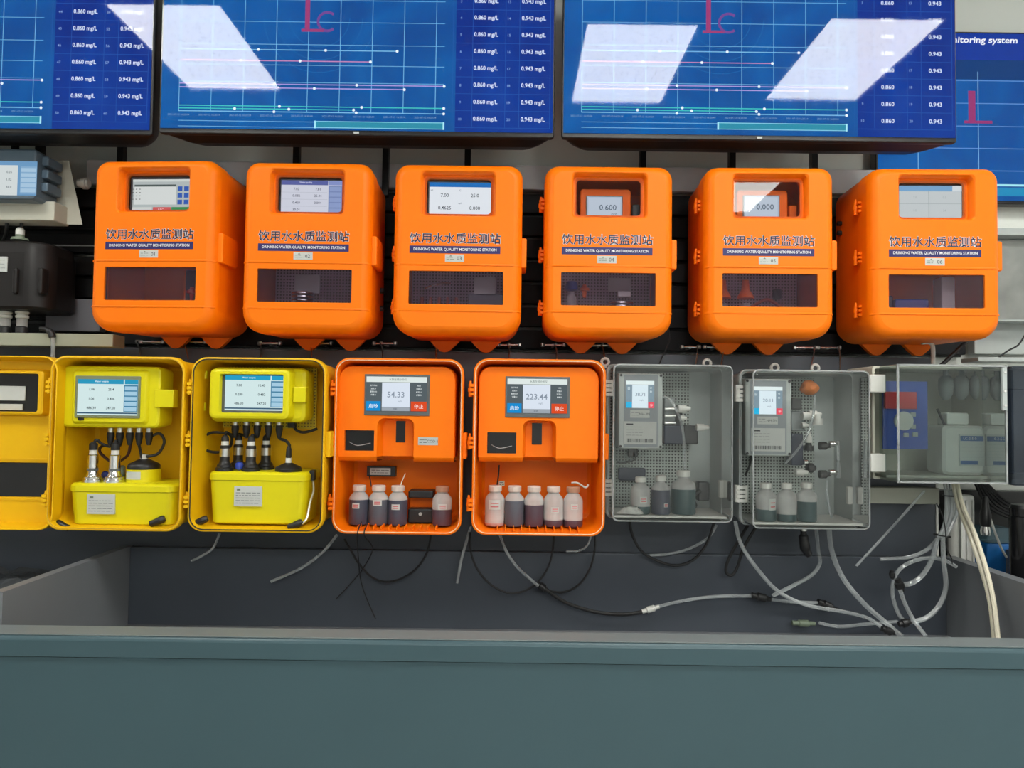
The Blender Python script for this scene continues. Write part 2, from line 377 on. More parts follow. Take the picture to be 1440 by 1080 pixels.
def monitor(label, xl, xr, yb, Y=1.62, kind=0, idx=(4, 14)):
    """pixel extents of the front; kind: which stretch of the chart page is in view"""
    cx = (xl + xr) / 2; s = Y / F * 1.0
    root = thing('monitor', label, 'monitor', P(cx, yb, Y), group='wall monitors')
    W = (xr - xl) * s; H = W * 9 / 16 + .006
    X = lambda p: (p - cx) * s
    Z = lambda p: (yb - p) * s
    MB().prof(0, H/2, W, H, .006, [(.0015, .002), (.004, 0), (.012, 0), (.02, .002)], n=3).build('bezel', HULL, root)
    rs = []
    for y, ix, iz0, iz1, r in ((.02, .003, .003, .003, .01), (.04, .008, .003, .006, .02), (.07, .018, .003, .05, .03), (.092, .035, .004, .10, .035), (.104, .055, .012, .14, .03), (.108, .08, .03, .16, .03)):
        rs.append([(x, y, z) for x, z in rr(0, (iz0 + H - iz1) / 2, W - 2*ix, H - iz0 - iz1, r, 5)])
    MB().rings(rs).build('rear_housing', HULL, root)
    # display content, drawn flat behind the glass
    d = MB(); e = .006; x0, x1, z0, z1 = -W/2 + .004, W/2 - .004, .011, H - .005
    xt = X(xr - 142)
    d.rect(x0, xt, z0, z1, 0.0, CHARTBLUE); d.rect(xt, x1, z0, z1, 0.0, TABLEBLUE)
    GL = em('#7fc4ee', .9); DOT = em('#e8f6ff', 1.0); WH = em('#dfeaff', .95); TL = em('#2a62b8', .9); TEAL = em('#46d0c8', .9); LIL = em('#b9a6ea', .9); PK = em('#d08fc0', .9); CY = em('#58b8d8', .9)
    bx0 = X(xl + 28); bx1 = X(xr - 158)
    yo = kind
    ZZ = lambda p: Z(p + yo)
    for k in range(9): x = bx0 + (bx1 - bx0 - .02) * k / 8; d.rect(x - .0007, x + .0007, ZZ(158), z1 - .03, -.0002, GL)
    for p in (27, 60, 90, 115, -5, -40, -75): d.rect(bx0, bx1, ZZ(p) - .0006, ZZ(p) + .0006, -.0003, GL)
    for p, c, w_ in ((68, GL, .82), (84, PK, .72), (118, LIL, 1.0), (123.5, LIL, .85), (150, TEAL, 1.0), (154, TEAL, .66), (158, GL, 1.0)):
        d.rect(bx0, bx0 + (bx1-bx0)*w_, ZZ(p) - .0011, ZZ(p) + .0011, -.0004, c)
        for q in range(3):
            xx = bx0 + (bx1-bx0)*w_*(1 - q*.31 - .02*((p*7) % 5)) if q else bx0 + (bx1-bx0)*w_
            d.quad([(xx + .0034*math.cos(a*PI/4), ZZ(p) + .0034*math.sin(a*PI/4)) for a in range(8)], -.0006, DOT)
    for k in range(9): d.text('2021-07-12 16:20:%d4' % (k % 6), bx0 + (bx1-bx0)*k/8.6, ZZ(163.5), -.0004, w=.05, m=em('#9cc4e8', .7))
    xm = X(xr - 341)
    for (p, q, c) in ((bx0, bx1, GL),):
        for zz_ in (ZZ(172), ZZ(180)): d.rect(p, q, zz_ - .0006, zz_ + .0006, -.0003, c)
    d.rect(xm, bx1, ZZ(180), ZZ(171), -.0004, em('#2f93b0', .95))
    for xx in (xm, bx1): d.rect(xx - .002, xx + .002, ZZ(181), ZZ(170), -.0006, em('#aef0ff', .95))
    for zz_ in (ZZ(180), ZZ(171)): d.rect(xm, bx1, zz_ - .0008, zz_ + .0008, -.0006, em('#8fe0f4', .95))
    # table
    rows = [20 - 25*4 + 24.5*k for k in range(11)]
    for i, p in enumerate(rows):
        d.rect(X(xr - 142), X(xr - 6), ZZ(p + 12.2) - .0005, ZZ(p + 12.2) + .0005, -.0003, TL)
        n0 = i - 4
        a, b = idx[0] + n0 - 0, idx[1] + n0
        for t, xx, hh in ((str(a), -135, .0062), (str(b), -66, .0062)): d.text(t, X(xr + xx), ZZ(p), -.0004, h=hh, m=em('#a9c8f4', .8))
        for t, xx in ((NUMS_L, -99), (NUMS_R, -31)):
            d.text(t if kind < 2 else t[:5], X(xr + xx), ZZ(p), -.0004, w=(.056 if kind < 2 else .030), h=.0135 if kind < 2 else .010, m=WH, off=.02)
    for xx in (-146, -118, -71, -51, -7): d.rect(X(xr + xx) - .0005, X(xr + xx) + .0005, ZZ(178), z1 - .02, -.0003, TL)
    # emblem letters
    RED = em('#a8407a', .9); RED2 = em('#7a4a98', .9)
    ex = X(xl + 214)
    d.rect(ex - .014, ex - .003, ZZ(38), ZZ(-8), -.0005, RED); d.rect(ex - .022, ex + .03, ZZ(41), ZZ(37), -.0005, RED)
    arc = [(ex + .038 + .022*math.cos(math.radians(a)), ZZ(26) + .022*math.sin(math.radians(a))) for a in range(50, 311, 20)]
    for a, b in zip(arc, arc[1:]): d.line(a, b, .006, -.0005, RED2)
    for R in (.07, .10, .13):
        arc = [(ex + .02 + R*math.cos(math.radians(a)), ZZ(20) + R*math.sin(math.radians(a))) for a in range(180, 361, 12)]
        for a, b in zip(arc, arc[1:]): d.line(a, b, .0016, -.00015, em('#1c6cb8', .9))
    dd = d.build('display', None, root, smooth=False, recalc=False)
    MB().rect(x0 - .002, x1 + .002, z0 - .002, z1 + .002, -.0016).build('glass_pane', MONGLASS, root, smooth=False)
    MB().box(-.006, .006, -.0012, .0016, .003, .008).build('logo_badge', LGREY, root, smooth=False)
    for sx in (-.22, .02, .24):
        MB().box(sx - .008, sx + .008, .262, .282, -.06, .25).build('mount_bracket', BLACK, root, smooth=False)
    MB().box(-.26, .26, .108, .262, .12, .2).build('mount_plate', BLACK, root, smooth=False)
    MB().box(-.26, .26, .282, YW - Y - .002, .2, .25).build('mount_rail', BLACK, root, smooth=False)
    return root
monitor('large wall monitor cut off by the left edge of the picture, rows 45 to 50', -349, 216, 186, kind=-9, idx=(44, 54))
monitor('large wall monitor in the middle, rows 4 to 10 in its table', 219, 783, 190, kind=0, idx=(4, 14))
monitor('large wall monitor right of the middle one, mirroring two ceiling panels', 786, 1350, 197, kind=2, idx=(4, 14))
# screen on the wall far right
Y = 1.90; s = Y / F
root = thing('wall_display', 'smaller blue wall screen at the right edge with a title ending in system', 'display', P(1450, 287, Y))
W, H = 440 * s, 249 * s
MB().prof(0, H/2, W, H, .004, [(.0015, .002), (.004, 0), (.03, 0), (.035, .004)], n=3).build('bezel', HULL, root)
d = MB(); X = lambda p: (p - 1450) * s; Z = lambda p: (287 - p) * s
d.rect(-W/2 + .005, W/2 - .005, Z(80), H - .006, 0, em('#123a9e', .95)); d.rect(-W/2 + .005, W/2 - .005, .008, Z(80), 0, CHARTBLUE)
d.rect(-W/2 + .005, W/2 - .005, Z(108), Z(80), -.0002, em('#0d3f7c', .95))
d.text('Water quality online monitoring system', X(1311), Z(52), -.0004, h=.023, w=.465, m=em('#f2f6ff', 1), off=.02, slant=.12)
for p in (110, 143, 176, 208, 240): d.rect(-W/2 + .03, W/2 - .03, Z(p) - .001, Z(p) + .001, -.0003, em('#6f9fe0', .9))
for p in (1290, 1376, 1500, 1580): d.rect(X(p) - .001, X(p) + .001, Z(240), Z(97), -.0003, em('#8fc0ea', .9))
d.rect(X(1290), X(1600), Z(262), Z(259), -.0004, em('#9fe8f4', 1)); d.rect(X(1290), X(1600), Z(276), Z(264), -.0004, em('#1f8fc0', .95))
d.rect(X(1362), X(1372), Z(168), Z(125), -.0005, em('#a03a78', .9)); d.rect(X(1356), X(1396), Z(172), Z(168), -.0005, em('#a03a78', .9))
d.build('display', None, root, smooth=False, recalc=False)
MB().rect(-W/2 + .004, W/2 - .004, .006, H - .004, -.0018).build('glass_pane', MONGLASS, root, smooth=False)

# ================================================================== screen helper
def panel_screen(parent, x0, x1, z0, z1, y, items, texts=(), name='screen'):
    """a lit display drawn flat: items (u0,v0,u1,v1,colour) with v from the top"""
    d = MB(); W, H = x1 - x0, z1 - z0
    for i, (u0, v0, u1, v1, c) in enumerate(items):
        d.rect(x0 + u0*W, x0 + u1*W, z1 - v1*H, z1 - v0*H, y - .0002*min(i, 6), em(c, .95))
    for (t, u, v, hh, c) in texts: d.text(t, x0 + u*W, z1 - v*H, y - .0016, h=hh*H, m=em(c, .95), off=.01)
    return d.build(name, None, parent, smooth=False, recalc=False)

# ================================================================== closed orange stations
SW, SH = .300, .403; SC = SH / 2
q = 1.635 / F
ZP = lambda p: SC + (349 - p) * q
XP = lambda p: (p - 643) * q
def lid_mesh():
    m = MB(); seq = [(.068, 0), (.026, 0), (.014, .0035), (.006, .009), (.0015, .015), (0, .020)]
    m.prof(0, SC, SW, SH, .032, seq, False, False, n=7, rb=.048)
    outer = rr(0, SC, SW - .04, SH - .04, .022, 7, .038)
    wx0, wx1, wz0, wz1 = XP(589), XP(697), ZP(304), ZP(238)
    h1 = rr((wx0+wx1)/2, (wz0+wz1)/2, wx1-wx0, wz1-wz0, .009, 5)
    lx0, lx1, lz0, lz1 = XP(575), XP(709), ZP(429), ZP(381.5)
    h2 = rr((lx0+lx1)/2, (lz0+lz1)/2, lx1-lx0, lz1-lz0, .003, 5)
    m.holeface(outer, [h1, h2], 0)
    def wall(cx, cz, w, h, r, seq): m.rings([[(x, y, z) for x, z in rr(cx, cz, w-2*i, h-2*i, r, 5)] for y, i in seq], False, False)
    wall((wx0+wx1)/2, (wz0+wz1)/2, wx1-wx0, wz1-wz0, .009, [(0, 0), (.003, .003), (.022, .0055), (.0225, .0125), (.030, .0125)])
    wall((lx0+lx1)/2, (lz0+lz1)/2, lx1-lx0, lz1-lz0, .003, [(0, 0), (.005, .0005)])
    # inner skin of the lid around the openings
    return m.mesh('lid', ORANGE)
LID = lid_mesh()
def body_mesh():
    m = MB()
    m.prof(0, SC, SW - .004, SH - .004, .031, rb=.046, seq=[(.0690, .005), (.0690, 0), (.20, .002), (.214, .006), (.220, .014)], cap0=False, cap1=True, n=7)
    m.prof(0, SC, SW - .016, SH - .016, .026, [(.0690, -.001), (.208, .004)], False, True, n=7, rb=.041)
    return m.mesh('body', ORANGE)
BODY = body_mesh()
PANE1 = MB().rect(XP(593), XP(693), ZP(301), ZP(242), .0222).mesh('window_pane', WINGLASS, False)
PANE2 = MB().rect(XP(575) + .0005, XP(709) - .0005, ZP(429) + .0005, ZP(381.5) - .0005, .0040).mesh('window_pane', TINTGLASS, False)
def ridge(p):
    m = MB(); pts = [(-SW/2 + .0035, .018, 0), (-SW/2 + .008, .0085, 0), (-SW/2 + .020, .0012, 0), (SW/2 - .020, .0012, 0), (SW/2 - .008, .0085, 0), (SW/2 - .0035, .018, 0)]
    return m.tube(pts, .0032, 6, raw=True).mesh('seam_ridge', ORANGE)
RIDGE = ridge(0)
def hinge_mesh(mt):
    m = MB()
    m.cyl((-.006, .0, -.016), (-.006, .0, .014), .0048, seg=10); m.cyl((-.006, 0, .014), (-.006, 0, .021), .0032, .0026, seg=10)
    m.cyl((-.006, 0, -.0045), (-.006, 0, .0045), .0062, seg=10)
    for z in (-.013, -.003, .007): m.box(-.006, .004, -.016, .012, z, z + .006)
    return m.mesh('hinge', mt)
HINGE_O, HINGE_Y = hinge_mesh(ORANGE), hinge_mesh(YELLOW)
LATCH = MB().rbox(-.002, .012, -.026, .050, -.035, .035, .004, .003).box(.002, .010, .046, .056, -.028, .028).mesh('latch', ORANGE)
LUG = MB().rings([[(x, y, z) for x, z in ((-.055, .026), (-.044, .010), (-.025, -.010), (-.010, -.023), (0, -.025), (.010, -.023), (.025, -.010), (.044, .010), (.055, .026))] for y in (.198, .212)]).mesh('mounting_lug', ORANGE)
_t = MB(); _w = .210
TITLE_BACK = MB().text('饮用水水质监测站', XP(640), ZP(335), -.0006, w=_w + .002, h=.0262, m=None, off=.028).mesh('title_outline', WHITETXT, False, False)
TITLE = MB().text('饮用水水质监测站', XP(640), ZP(335), -.0010, w=_w, h=.0245, off=.012).mesh('title', NAVYTXT, False, False)
BANNER = MB().box(XP(575.5), XP(704), -.0006, .0002, ZP(356.5), ZP(346)).mesh('banner', NAVY, False)
BANTXT = MB().text('DRINKING WATER QUALITY MONITORING STATION', XP(640), ZP(351.3), -.0012, w=.192, h=.0076, off=.018).mesh('banner_text', WHITETXT, False, False)
def txtrows(m, x0, x1, z0, z1, y, n, mt=INK, t=.0012):
    for i in range(n):
        z = z1 - (z1 - z0) * (i + .5) / n; x = x0
        while x < x1 - .002:
            wd = random.uniform(.004, .012); m.rect(x, min(x1, x + wd), z - t/2, z + t/2, y, mt); x += wd + .002
    return m
def station(label, cx, cy, rz, num, Y=1.635):
    root = thing('monitoring_station', label, 'monitoring box', (0, 0, 0), rz, 'closed orange water monitoring stations')
    c = P(cx, cy, Y); root.location = (c.x, c.y, c.z - SC)
    obj('body', BODY, root)
    lid = obj('lid', LID, root)
    obj('window_pane', PANE1, lid); obj('window_pane', PANE2, lid)
    for p in (372.5, 438): obj('seam_ridge', RIDGE, lid, (0, 0, ZP(p)))
    obj('title_outline', TITLE_BACK, lid); obj('title', TITLE, lid)
    obj('banner', BANNER, lid); obj('banner_text', BANTXT, lid)
    t = MB().box(XP(626), XP(653), -.0008, .0002, ZP(368.5), ZP(358), PAPER)
    t.text(num, XP(646), ZP(363.5), -.0012, h=.0085, m=INK); txtrows(t, XP(628), XP(639), ZP(366.5), ZP(361), -.0012, 2, GREENFIT); t.quad([(XP(632), ZP(361)), (XP(636), ZP(361)), (XP(634), ZP(359))], -.0012, GREENFIT)
    t.build('number_tag', None, lid, smooth=False, recalc=False)
    for p in (276, 351, 429): obj('hinge', HINGE_O, root, (-SW/2 - .001, .066, ZP(p)))
    obj('latch', LATCH, root, (SW/2 - .001, .045, ZP(352)))
    for x in (-.045, .062): obj('mounting_lug', LUG, root, (x, 0, 0))
    return root
def module(root, x0, x1, z0, z1, y=.032, mt=SCREENGREY):
    return MB().rbox(x0, x1, y, y + .02, z0, z1, .004, .002).build('display_module', mt, root)
WX0, WX1, WZ0, WZ1 = XP(600), XP(689), ZP(300), ZP(249)
st = []
data = [(213, 343, -.06, '01'), (430, 346, 0.0, '02'), (643, 349, 0, '03'), (857, 351, 0, '04'), (1084, 352.5, -.02, '05'), (1318, 354, -.03, '06')]
labs = ['closed orange monitoring station tagged 01, leftmost, screen with red and green keys',
        'closed orange monitoring station tagged 02, pale screen with a violet key column',
        'closed orange monitoring station tagged 03, bright white screen with four readings under a blue bar',
        'closed orange monitoring station tagged 04, small grey display behind its window',
        'closed orange monitoring station tagged 05, small display above a row of drop-shaped icons',
        'closed orange monitoring station tagged 06, rightmost, pale screen split in cells']
for l, (cx, cy, rz, nm) in zip(labs, data): st.append(station(l, cx, cy, rz, nm))
# --- screens
def sub(parent, x0, x1, z0, z1, items, texts, y=.0315): return panel_screen(parent, x0, x1, z0, z1, y, items, texts)
r = st[0]; mo = module(r, WX0 - .004, WX1 + .004, WZ0 - .004, WZ1 + .004)
sub(mo, WX0 + .002, WX1 - .002, WZ0 + .002, WZ1 - .002, [(0, 0, 1, 1, '#b9c4c2'), (0, 0, 1, .07, '#d8e0da'), (.03, .22, .75, .76, '#dfe6e2'), (.03, .16, .75, .22, '#54605e'), (0, .84, .34, 1, '#d9ded8'), (.36, .84, .67, 1, '#d8605c'), (.68, .84, 1, 1, '#3f8f55')]
    + [(.78 + .11*(k % 2), .22 + .2*(k // 2), .86 + .11*(k % 2), .36 + .2*(k // 2), '#3a62b8') for k in range(6)],
    [('REC', .5, .92, .07, '#ffd8d8')] + [('- - -', .07, .3 + .1*k, .02, '#555555') for k in range(4)])
r = st[1]; mo = module(r, WX0 - .004, WX1 + .004, WZ0 - .004, WZ1 + .004)
sub(mo, WX0, WX1, WZ0, WZ1, [(0, 0, 1, 1, '#d9deea'), (0, 0, .76, .13, '#5e68a8'), (.77, 0, 1, .13, '#8a9ad0'), (.77, .15, 1, .96, '#7f92c0'), (0, .95, 1, 1, '#4a5070')] + [(.79, .18 + .155*k, .98, .30 + .155*k, '#93a6d2') for k in range(5)] + [(.02, .34 + .2*k, .75, .345 + .2*k, '#a0a6b8') for k in range(3)],
    [('Water quality', .4, .065, .06, '#e8ecff'), ('7.02', .25, .25, .07, '#50566a'), ('7.81', .6, .25, .07, '#50566a'), ('0.082', .25, .44, .07, '#50566a'), ('25.44', .6, .44, .07, '#50566a'), ('0.460', .25, .64, .07, '#50566a'), ('0.004', .6, .64, .07, '#50566a'), ('30.01', .25, .84, .07, '#50566a')])
r = st[2]; mo = module(r, WX0 - .004, WX1 + .004, WZ0 - .004, WZ1 + .004)
sub(mo, WX0, WX1, WZ0, WZ1, [(0, 0, 1, 1, '#eef6fb'), (0, 0, 1, .13, '#1f74c4'), (0, .93, 1, 1, '#20304a'), (.3, .91, .68, 1, '#e6eef4')],
    [('7.00', .25, .37, .10, '#3a4450'), ('25.0', .74, .37, .10, '#3a4450'), ('0.4625', .25, .73, .10, '#3a4450'), ('0.000', .74, .73, .10, '#3a4450'), ('pH', .04, .23, .05, '#708090'), ('C', .5, .23, .05, '#708090'), ('mg/L', .5, .6, .05, '#708090'), ('OK', .14, .965, .05, '#dfe8ff')])
for k, (r, ic) in enumerate(((st[3], False), (st[4], True))):
    dx, dz = (0, 0) if k == 0 else (0, .004)
    mo = MB().rbox(WX0 + .006, WX1 - .018, .05, .10, WZ0 - .01, WZ1 - .006, .008, .003).build('display_module', ORANGE_IN, r)
    x0, x1, z0, z1 = XP(614) + dx, XP(664) + dx, ZP(297) + dz, ZP(265) + dz
    MB().rbox(x0 - .003, x1 + .003, .0465, .0505, z0 - .003, z1 + .003, .002, .001).build('bezel', MGREY, mo)
    panel_screen(mo, x0, x1, z0, z1, .0462, [(0, 0, 1, 1, '#b4c4d4'), (.03, .05, .97, .95, '#c3d1de')], [('0.600' if k == 0 else '0.000', .60, .50, .26, '#5c6b7a'), ('SSS' if k == 0 else '', .78, .84, .14, '#6c7b8a')])
    if ic:
        d = MB()
        for j, c in enumerate((em('#2a8a50', .8), em('#305a90', .8), em('#2a5fa8', .8), em('#a03030', .8))):
            x = XP(616) + .021*j; z = ZP(302) + .004
            d.quad([(x + .0045*math.sin(a), z + .0045*math.cos(a)*(1.5 if math.cos(a) > .9 else 1)) for a in [2*PI*i/10 for i in range(10)]], .0465, c)
        d.build('drop_icons', None, mo, smooth=False, recalc=False)
    MB().rbox(WX1 - .014, WX1 + .004, .05, .09, WZ0 - .01, ZP(275), .003, .002).build('side_unit', BLACK if k == 0 else ORANGE_IN, r)
r = st[5]; mo = module(r, WX0 - .004, WX1 + .004, WZ0 - .004, WZ1 + .004)
sub(mo, WX0, WX1, WZ0, WZ1, [(0, 0, 1, 1, '#cdd6d6'), (0, 0, 1, .15, '#7fb0d8'), (.47, .15, .48, 1, '#93a2a4'), (0, .5, 1, .512, '#a8b4b6'), (.85, 0, 1, .15, '#dfe8ea')],
    [('7.0', .25, .33, .06, '#b0babc'), ('0.3', .72, .33, .06, '#b0babc'), ('1.2', .25, .7, .06, '#b0babc'), ('24', .72, .7, .06, '#b0babc')])
# --- what shows through the lower windows
def pegs(r, mt=PEG_DARK): MB().box(-SW/2 + .02, SW/2 - .02, .185, .188, .03, SH - .15).build('interior_board', mt, r, smooth=False)
def zc(p): return ZP(p) - .008
def disc(r, x, z, y, rad, n=3, mt=CHROME):
    m = MB()
    for i in range(n): m.lathe((x, y, z + i*.009), [(rad*.9, 0), (rad, .002), (rad, .005), (rad*.9, .007)], 20)
    m.build('sensor_ring', mt, r)
def valve(r, x, z, y, mt=REDP):
    MB().lathe((x, y, z), [(.004, -.02), (.006, -.004), (.012, -.003), (.012, .003), (.006, .006), (.004, .012)], 12).build('valve_knob', mt, r)
r = st[0]; MB().rbox(XP(664), XP(712), .09, .17, ZP(432), ZP(375), .004, .003).build('control_unit', DARKDEV, r)
for x in (680, 700): valve(r, XP(x), ZP(410), .075)
MB().cyl((XP(655), .12, ZP(450)), (XP(655), .12, ZP(372)), .004).build('riser_tube', ORANGE_IN, r)
r = st[1]; pegs(r)
MB().rbox(XP(606), XP(644), .12, .125, ZP(405), ZP(376), .002, .001).build('paper_card', PAPER, r)
disc(r, XP(622), ZP(420), .105, .028); MB().rbox(XP(606), XP(630), .09, .093, ZP(436), ZP(421), .002, .001).build('paper_card', PAPER, r)
r = st[2]; pegs(r)
MB().rbox(XP(664), XP(697), .10, .103, ZP(404), ZP(378), .002, .001).build('paper_card', PAPER, r)
MB().rbox(XP(655), XP(715), .11, .17, ZP(440), ZP(402), .004, .003).build('control_unit', DARKDEV, r)
MB().rbox(XP(596), XP(632), .07, .09, ZP(436), ZP(424), .002, .002).build('terminal_block', WHITEP, r)
m = MB(); m.tube([(XP(592), .09, ZP(398)), (XP(610), .085, ZP(392)), (XP(630), .085, ZP(389))], .003, 8); m.build('steel_arm', CHROME, r)
m = MB()
for i in range(5): m.cyl((XP(585 + 13*i), .12, ZP(432)), (XP(585 + 13*i), .12, ZP(408)), .005, .004)
m.build('valve_row', COPPER, r)
r = st[3]; pegs(r)
MB().lathe((XP(595), .10, ZP(436)), [(.012, 0), (.012, .045), (.007, .052), (.007, .058)], 16).build('flow_cell', BOTTLE, r)
MB().lathe((XP(595), .10, ZP(392)), [(.015, -.008), (.016, 0), (.012, .012)], 16).build('cell_cap', BLUEBALL, r)
valve(r, XP(615), ZP(395), .11, ORANGE_IN)
MB().rbox(XP(652), XP(688), .13, .133, ZP(396), ZP(374), .002, .001).build('paper_card', PAPER, r)
MB().rbox(XP(664), XP(684), .10, .12, ZP(406), ZP(397), .002, .002).build('probe_head', WHITEP, r)
disc(r, XP(668), ZP(424), .10, .032, 2); MB().lathe((XP(672), .12, ZP(440)), [(.05, 0), (.045, .015), (.03, .02)], 20).build('sensor_base', DARKDEV, r)
r = st[4]; pegs(r)
for x in (592, 626):
    MB().lathe((XP(x), .10, ZP(408)), [(.020, 0), (.019, .006), (.010, .022), (.008, .045)], 16).build('cone_fitting', ORANGE_IN, r)
    MB().lathe((XP(x), .10, ZP(436)), [(.012, 0), (.012, .03), (.010, .034)], 16).build('flow_cell', BOTTLE, r)
MB().lathe((XP(684), .15, ZP(396)), [(.010, -.012), (.012, 0), (.010, .012)], 14).build('dark_knob', BLACK, r)
m = MB(); m.tube([(XP(630), .1, ZP(424)), (XP(660), .11, ZP(408)), (XP(684), .12, ZP(420))], .004); m.build('hose', COPPER, r)
r = st[5]
MB().rbox(XP(590), XP(612), .10, .16, ZP(436), ZP(402), .004, .003).build('control_unit', DARKDEV, r)
MB().rbox(XP(618), XP(668), .11, .17, ZP(436), ZP(406), .004, .003).build('pump_unit', BLUEBALL, r)
MB().rbox(XP(680), XP(700), .09, .13, ZP(450), ZP(374), .004, .003).build('white_reflection', WHITEP, r)  # white slab stands in for a reflection in the lower window
m = MB()
for z in (ZP(282), ZP(297)): m.cyl((-SW/2 - .006, .17, z), (-SW/2 + .004, .17, z), .006, seg=12)
m.build('cable_gland', BLACK, r)
m = MB()
for z in (ZP(396), ZP(424)): m.cyl((SW/2 - .004, .15, z), (SW/2 + .006, .15, z), .007, seg=12)
m.build('cable_gland', BLACK, st[1])

# ================================================================== open cabinets
def openbox(name, label, x0, x1, y0, y1, Y, mt, gasket, depth=.165, hinge=None, group=None, clip=None):
    root = thing(name, label, 'cabinet', P((x0+x1)/2, y1, Y), 0, group)
    s = Y / F; W, H = (x1-x0)*s, (y1-y0)*s; C = H/2; R = .034
    m = MB(); m.prof(0, C, W, H, R, [(.004, .0065), (.001, .0055), (0, .0035), (.001, .001), (.005, 0), (.02, 0), (.022, .005), (depth - .006, .008), (depth, .014)], False, True, n=8)
    m.prof(0, C, W - .013, H - .013, R - .003, [(.004, 0), (.010, .0005), (depth - .012, .010), (depth - .005, .018)], False, True, n=8)
    m.build('shell', mt, root)
    L = [(x, .0012, z) for x, z in rr(0, C, W - .010, H - .010, R - .003, 8)]
    MB().tube(L, .0016 if gasket is RUBBER else .0010, 6, closed=True, raw=True).build('gasket', gasket, root)  # on the orange cabinets this ring is a painted rim highlight
    for p in (.18, .48, .83): obj('hinge', hinge, root, (-W/2 - .001, .012, H*(1-p)))
    if clip: MB().rbox(W/2 - .001, W/2 + clip, .012, .05, H*.43, H*.58, .003, .002).build('clip', mt, root)
    loc = root.location.copy()
    def L_(px, py, e): return P(px, py, Y + e) - loc
    return root, L_, W, H
def lr(Lf, x0, x1, y0, y1, e):
    a, b = Lf(x0, (y0+y1)/2, e), Lf(x1, (y0+y1)/2, e); c, d = Lf((x0+x1)/2, y1, e), Lf((x0+x1)/2, y0, e)
    return a.x, b.x, c.z, d.z
GASK_BLK = RUBBER; RIM_GLINT = mat('rim_glint', (.75, .62, .45), .5)  # the pale colour paints thin highlights along the orange cabinet rims
# ---------------- yellow cabinets
ya, La, Wa, Ha = openbox('open_cabinet', 'open yellow cabinet on the left with two polished steel sensors', 63, 253, 502, 747, 1.61, YELLOW, mat('amber_gasket', (.55, .30, .02), .5), hinge=HINGE_Y, group='open yellow cabinets')
yb, Lb, Wb, Hb = openbox('open_cabinet', 'open yellow cabinet beside the orange one, four black sensors, dark gasket', 263, 453, 504, 749, 1.61, YELLOW, GASK_BLK, hinge=HINGE_Y, group='open yellow cabinets', clip=.010)
YSCR = lambda hd: [(0, 0, 1, 1, '#d6ecec'), (0, 0, .76, .13, hd), (.78, 0, 1, .13, hd), (.77, .15, 1, .90, '#4a86a8'), (0, .92, 1, .96, '#3f6078')] + [(.785, .19 + .145*k, .985, .30 + .145*k, '#a8cfe4') for k in range(5)]
def ytxt(a): return [('Water analysis', .4, .065, .06, '#f0ffff')] + [(t, u, v, .07, '#3c4a50') for t, u, v in a]
VA = [('7.06', .24, .28), ('25.4', .56, .28), ('1.06', .24, .54), ('0.486', .56, .54), ('486.30', .24, .80), ('247.00', .56, .80)]
# pod of the left cabinet
x0, x1, z0, z1 = lr(La, 81, 222, 514, 602, .02)
pod = MB().prof((x0+x1)/2, (z0+z1)/2, x1-x0, z1-z0, .014, [(.100, .004), (.045, 0), (.035, .002), (.032, .006)], True, True).build('control_pod', YELLOW_BRIGHT, ya)
a0, a1, b0, b1 = lr(La, 92, 198, 521, 595, .0)
MB().prof((a0+a1)/2, (b0+b1)/2, a1-a0, b1-b0, .008, [(.034, -.004), (.026, 0), (.024, .003)], True, True).build('pod_face', YELLOW_BRIGHT, pod)
a0, a1, b0, b1 = lr(La, 97, 190, 528, 588, .0)
MB().rbox(a0, a1, .0215, .0245, b0, b1, .002, .001).build('screen_bezel', mat('bezel_olive', (.20, .22, .12), .4), pod)
a0, a1, b0, b1 = lr(La, 101, 187, 533, 584, .0)
panel_screen(pod, a0, a1, b0, b1, .0208, YSCR('#2f9ac0'), ytxt(VA))
a0, a1, b0, b1 = lr(La, 218, 245, 548, 573, .03)
MB().rbox(a0, a1, .026, .05, b0, b1, .002, .002).build('pod_latch', YELLOW_BRIGHT, pod)
a = La(113, 589, .02); MB().box(a.x - .006, a.x + .006, .0195, .026, a.z - .003, a.z + .003).build('reset_button', BLACK, pod, smooth=False)
# pod of the right cabinet
x0, x1, z0, z1 = lr(Lb, 290, 428, 516, 594, .02)
podb = MB().prof((x0+x1)/2, (z0+z1)/2, x1-x0, z1-z0, .016, [(.11, .004), (.05, 0), (.042, .003), (.038, .010)], True, True).build('control_pod', YELLOW_BRIGHT, yb)
a0, a1, b0, b1 = lr(Lb, 293, 408, 518, 590, .012)
fr = MB(); h0, h1, k0, k1 = lr(Lb, 308, 398, 526, 581, .012)
fr.prof((a0+a1)/2, (b0+b1)/2, a1-a0, b1-b0, .014, [(.040, -.003), (.020, 0), (.014, .003), (.012, .008)], False, False)
fr.holeface(rr((a0+a1)/2, (b0+b1)/2, a1-a0-.016, b1-b0-.016, .010, 5), [rr((h0+h1)/2, (k0+k1)/2, h1-h0, k1-k0, .004, 5)], .012)
fr.prof((h0+h1)/2, (k0+k1)/2, h1-h0, k1-k0, .004, [(.012, 0), (.026, .001)], False, False)
fr.build('pod_face', YELLOW_BRIGHT, podb)
MB().box(h0, h1, .0262, .03, k0, k1).build('screen_bezel', SCREENGREY, podb, smooth=False)
panel_screen(podb, h0 + .008, h1 - .001, k0 + .006, k1 - .003, .0258, YSCR('#2aa0c8'), ytxt([('7.80', .24, .28), ('10.45', .62, .28), ('0.280', .24, .54), ('0.482', .62, .54), ('486.30', .24, .80), ('247.20', .62, .80)]))
a0, a1, b0, b1 = lr(Lb, 413, 431, 544, 566, .03)
MB().rbox(a0, a1, .024, .05, b0, b1, .002, .002).build('pod_latch', YELLOW_BRIGHT, podb)
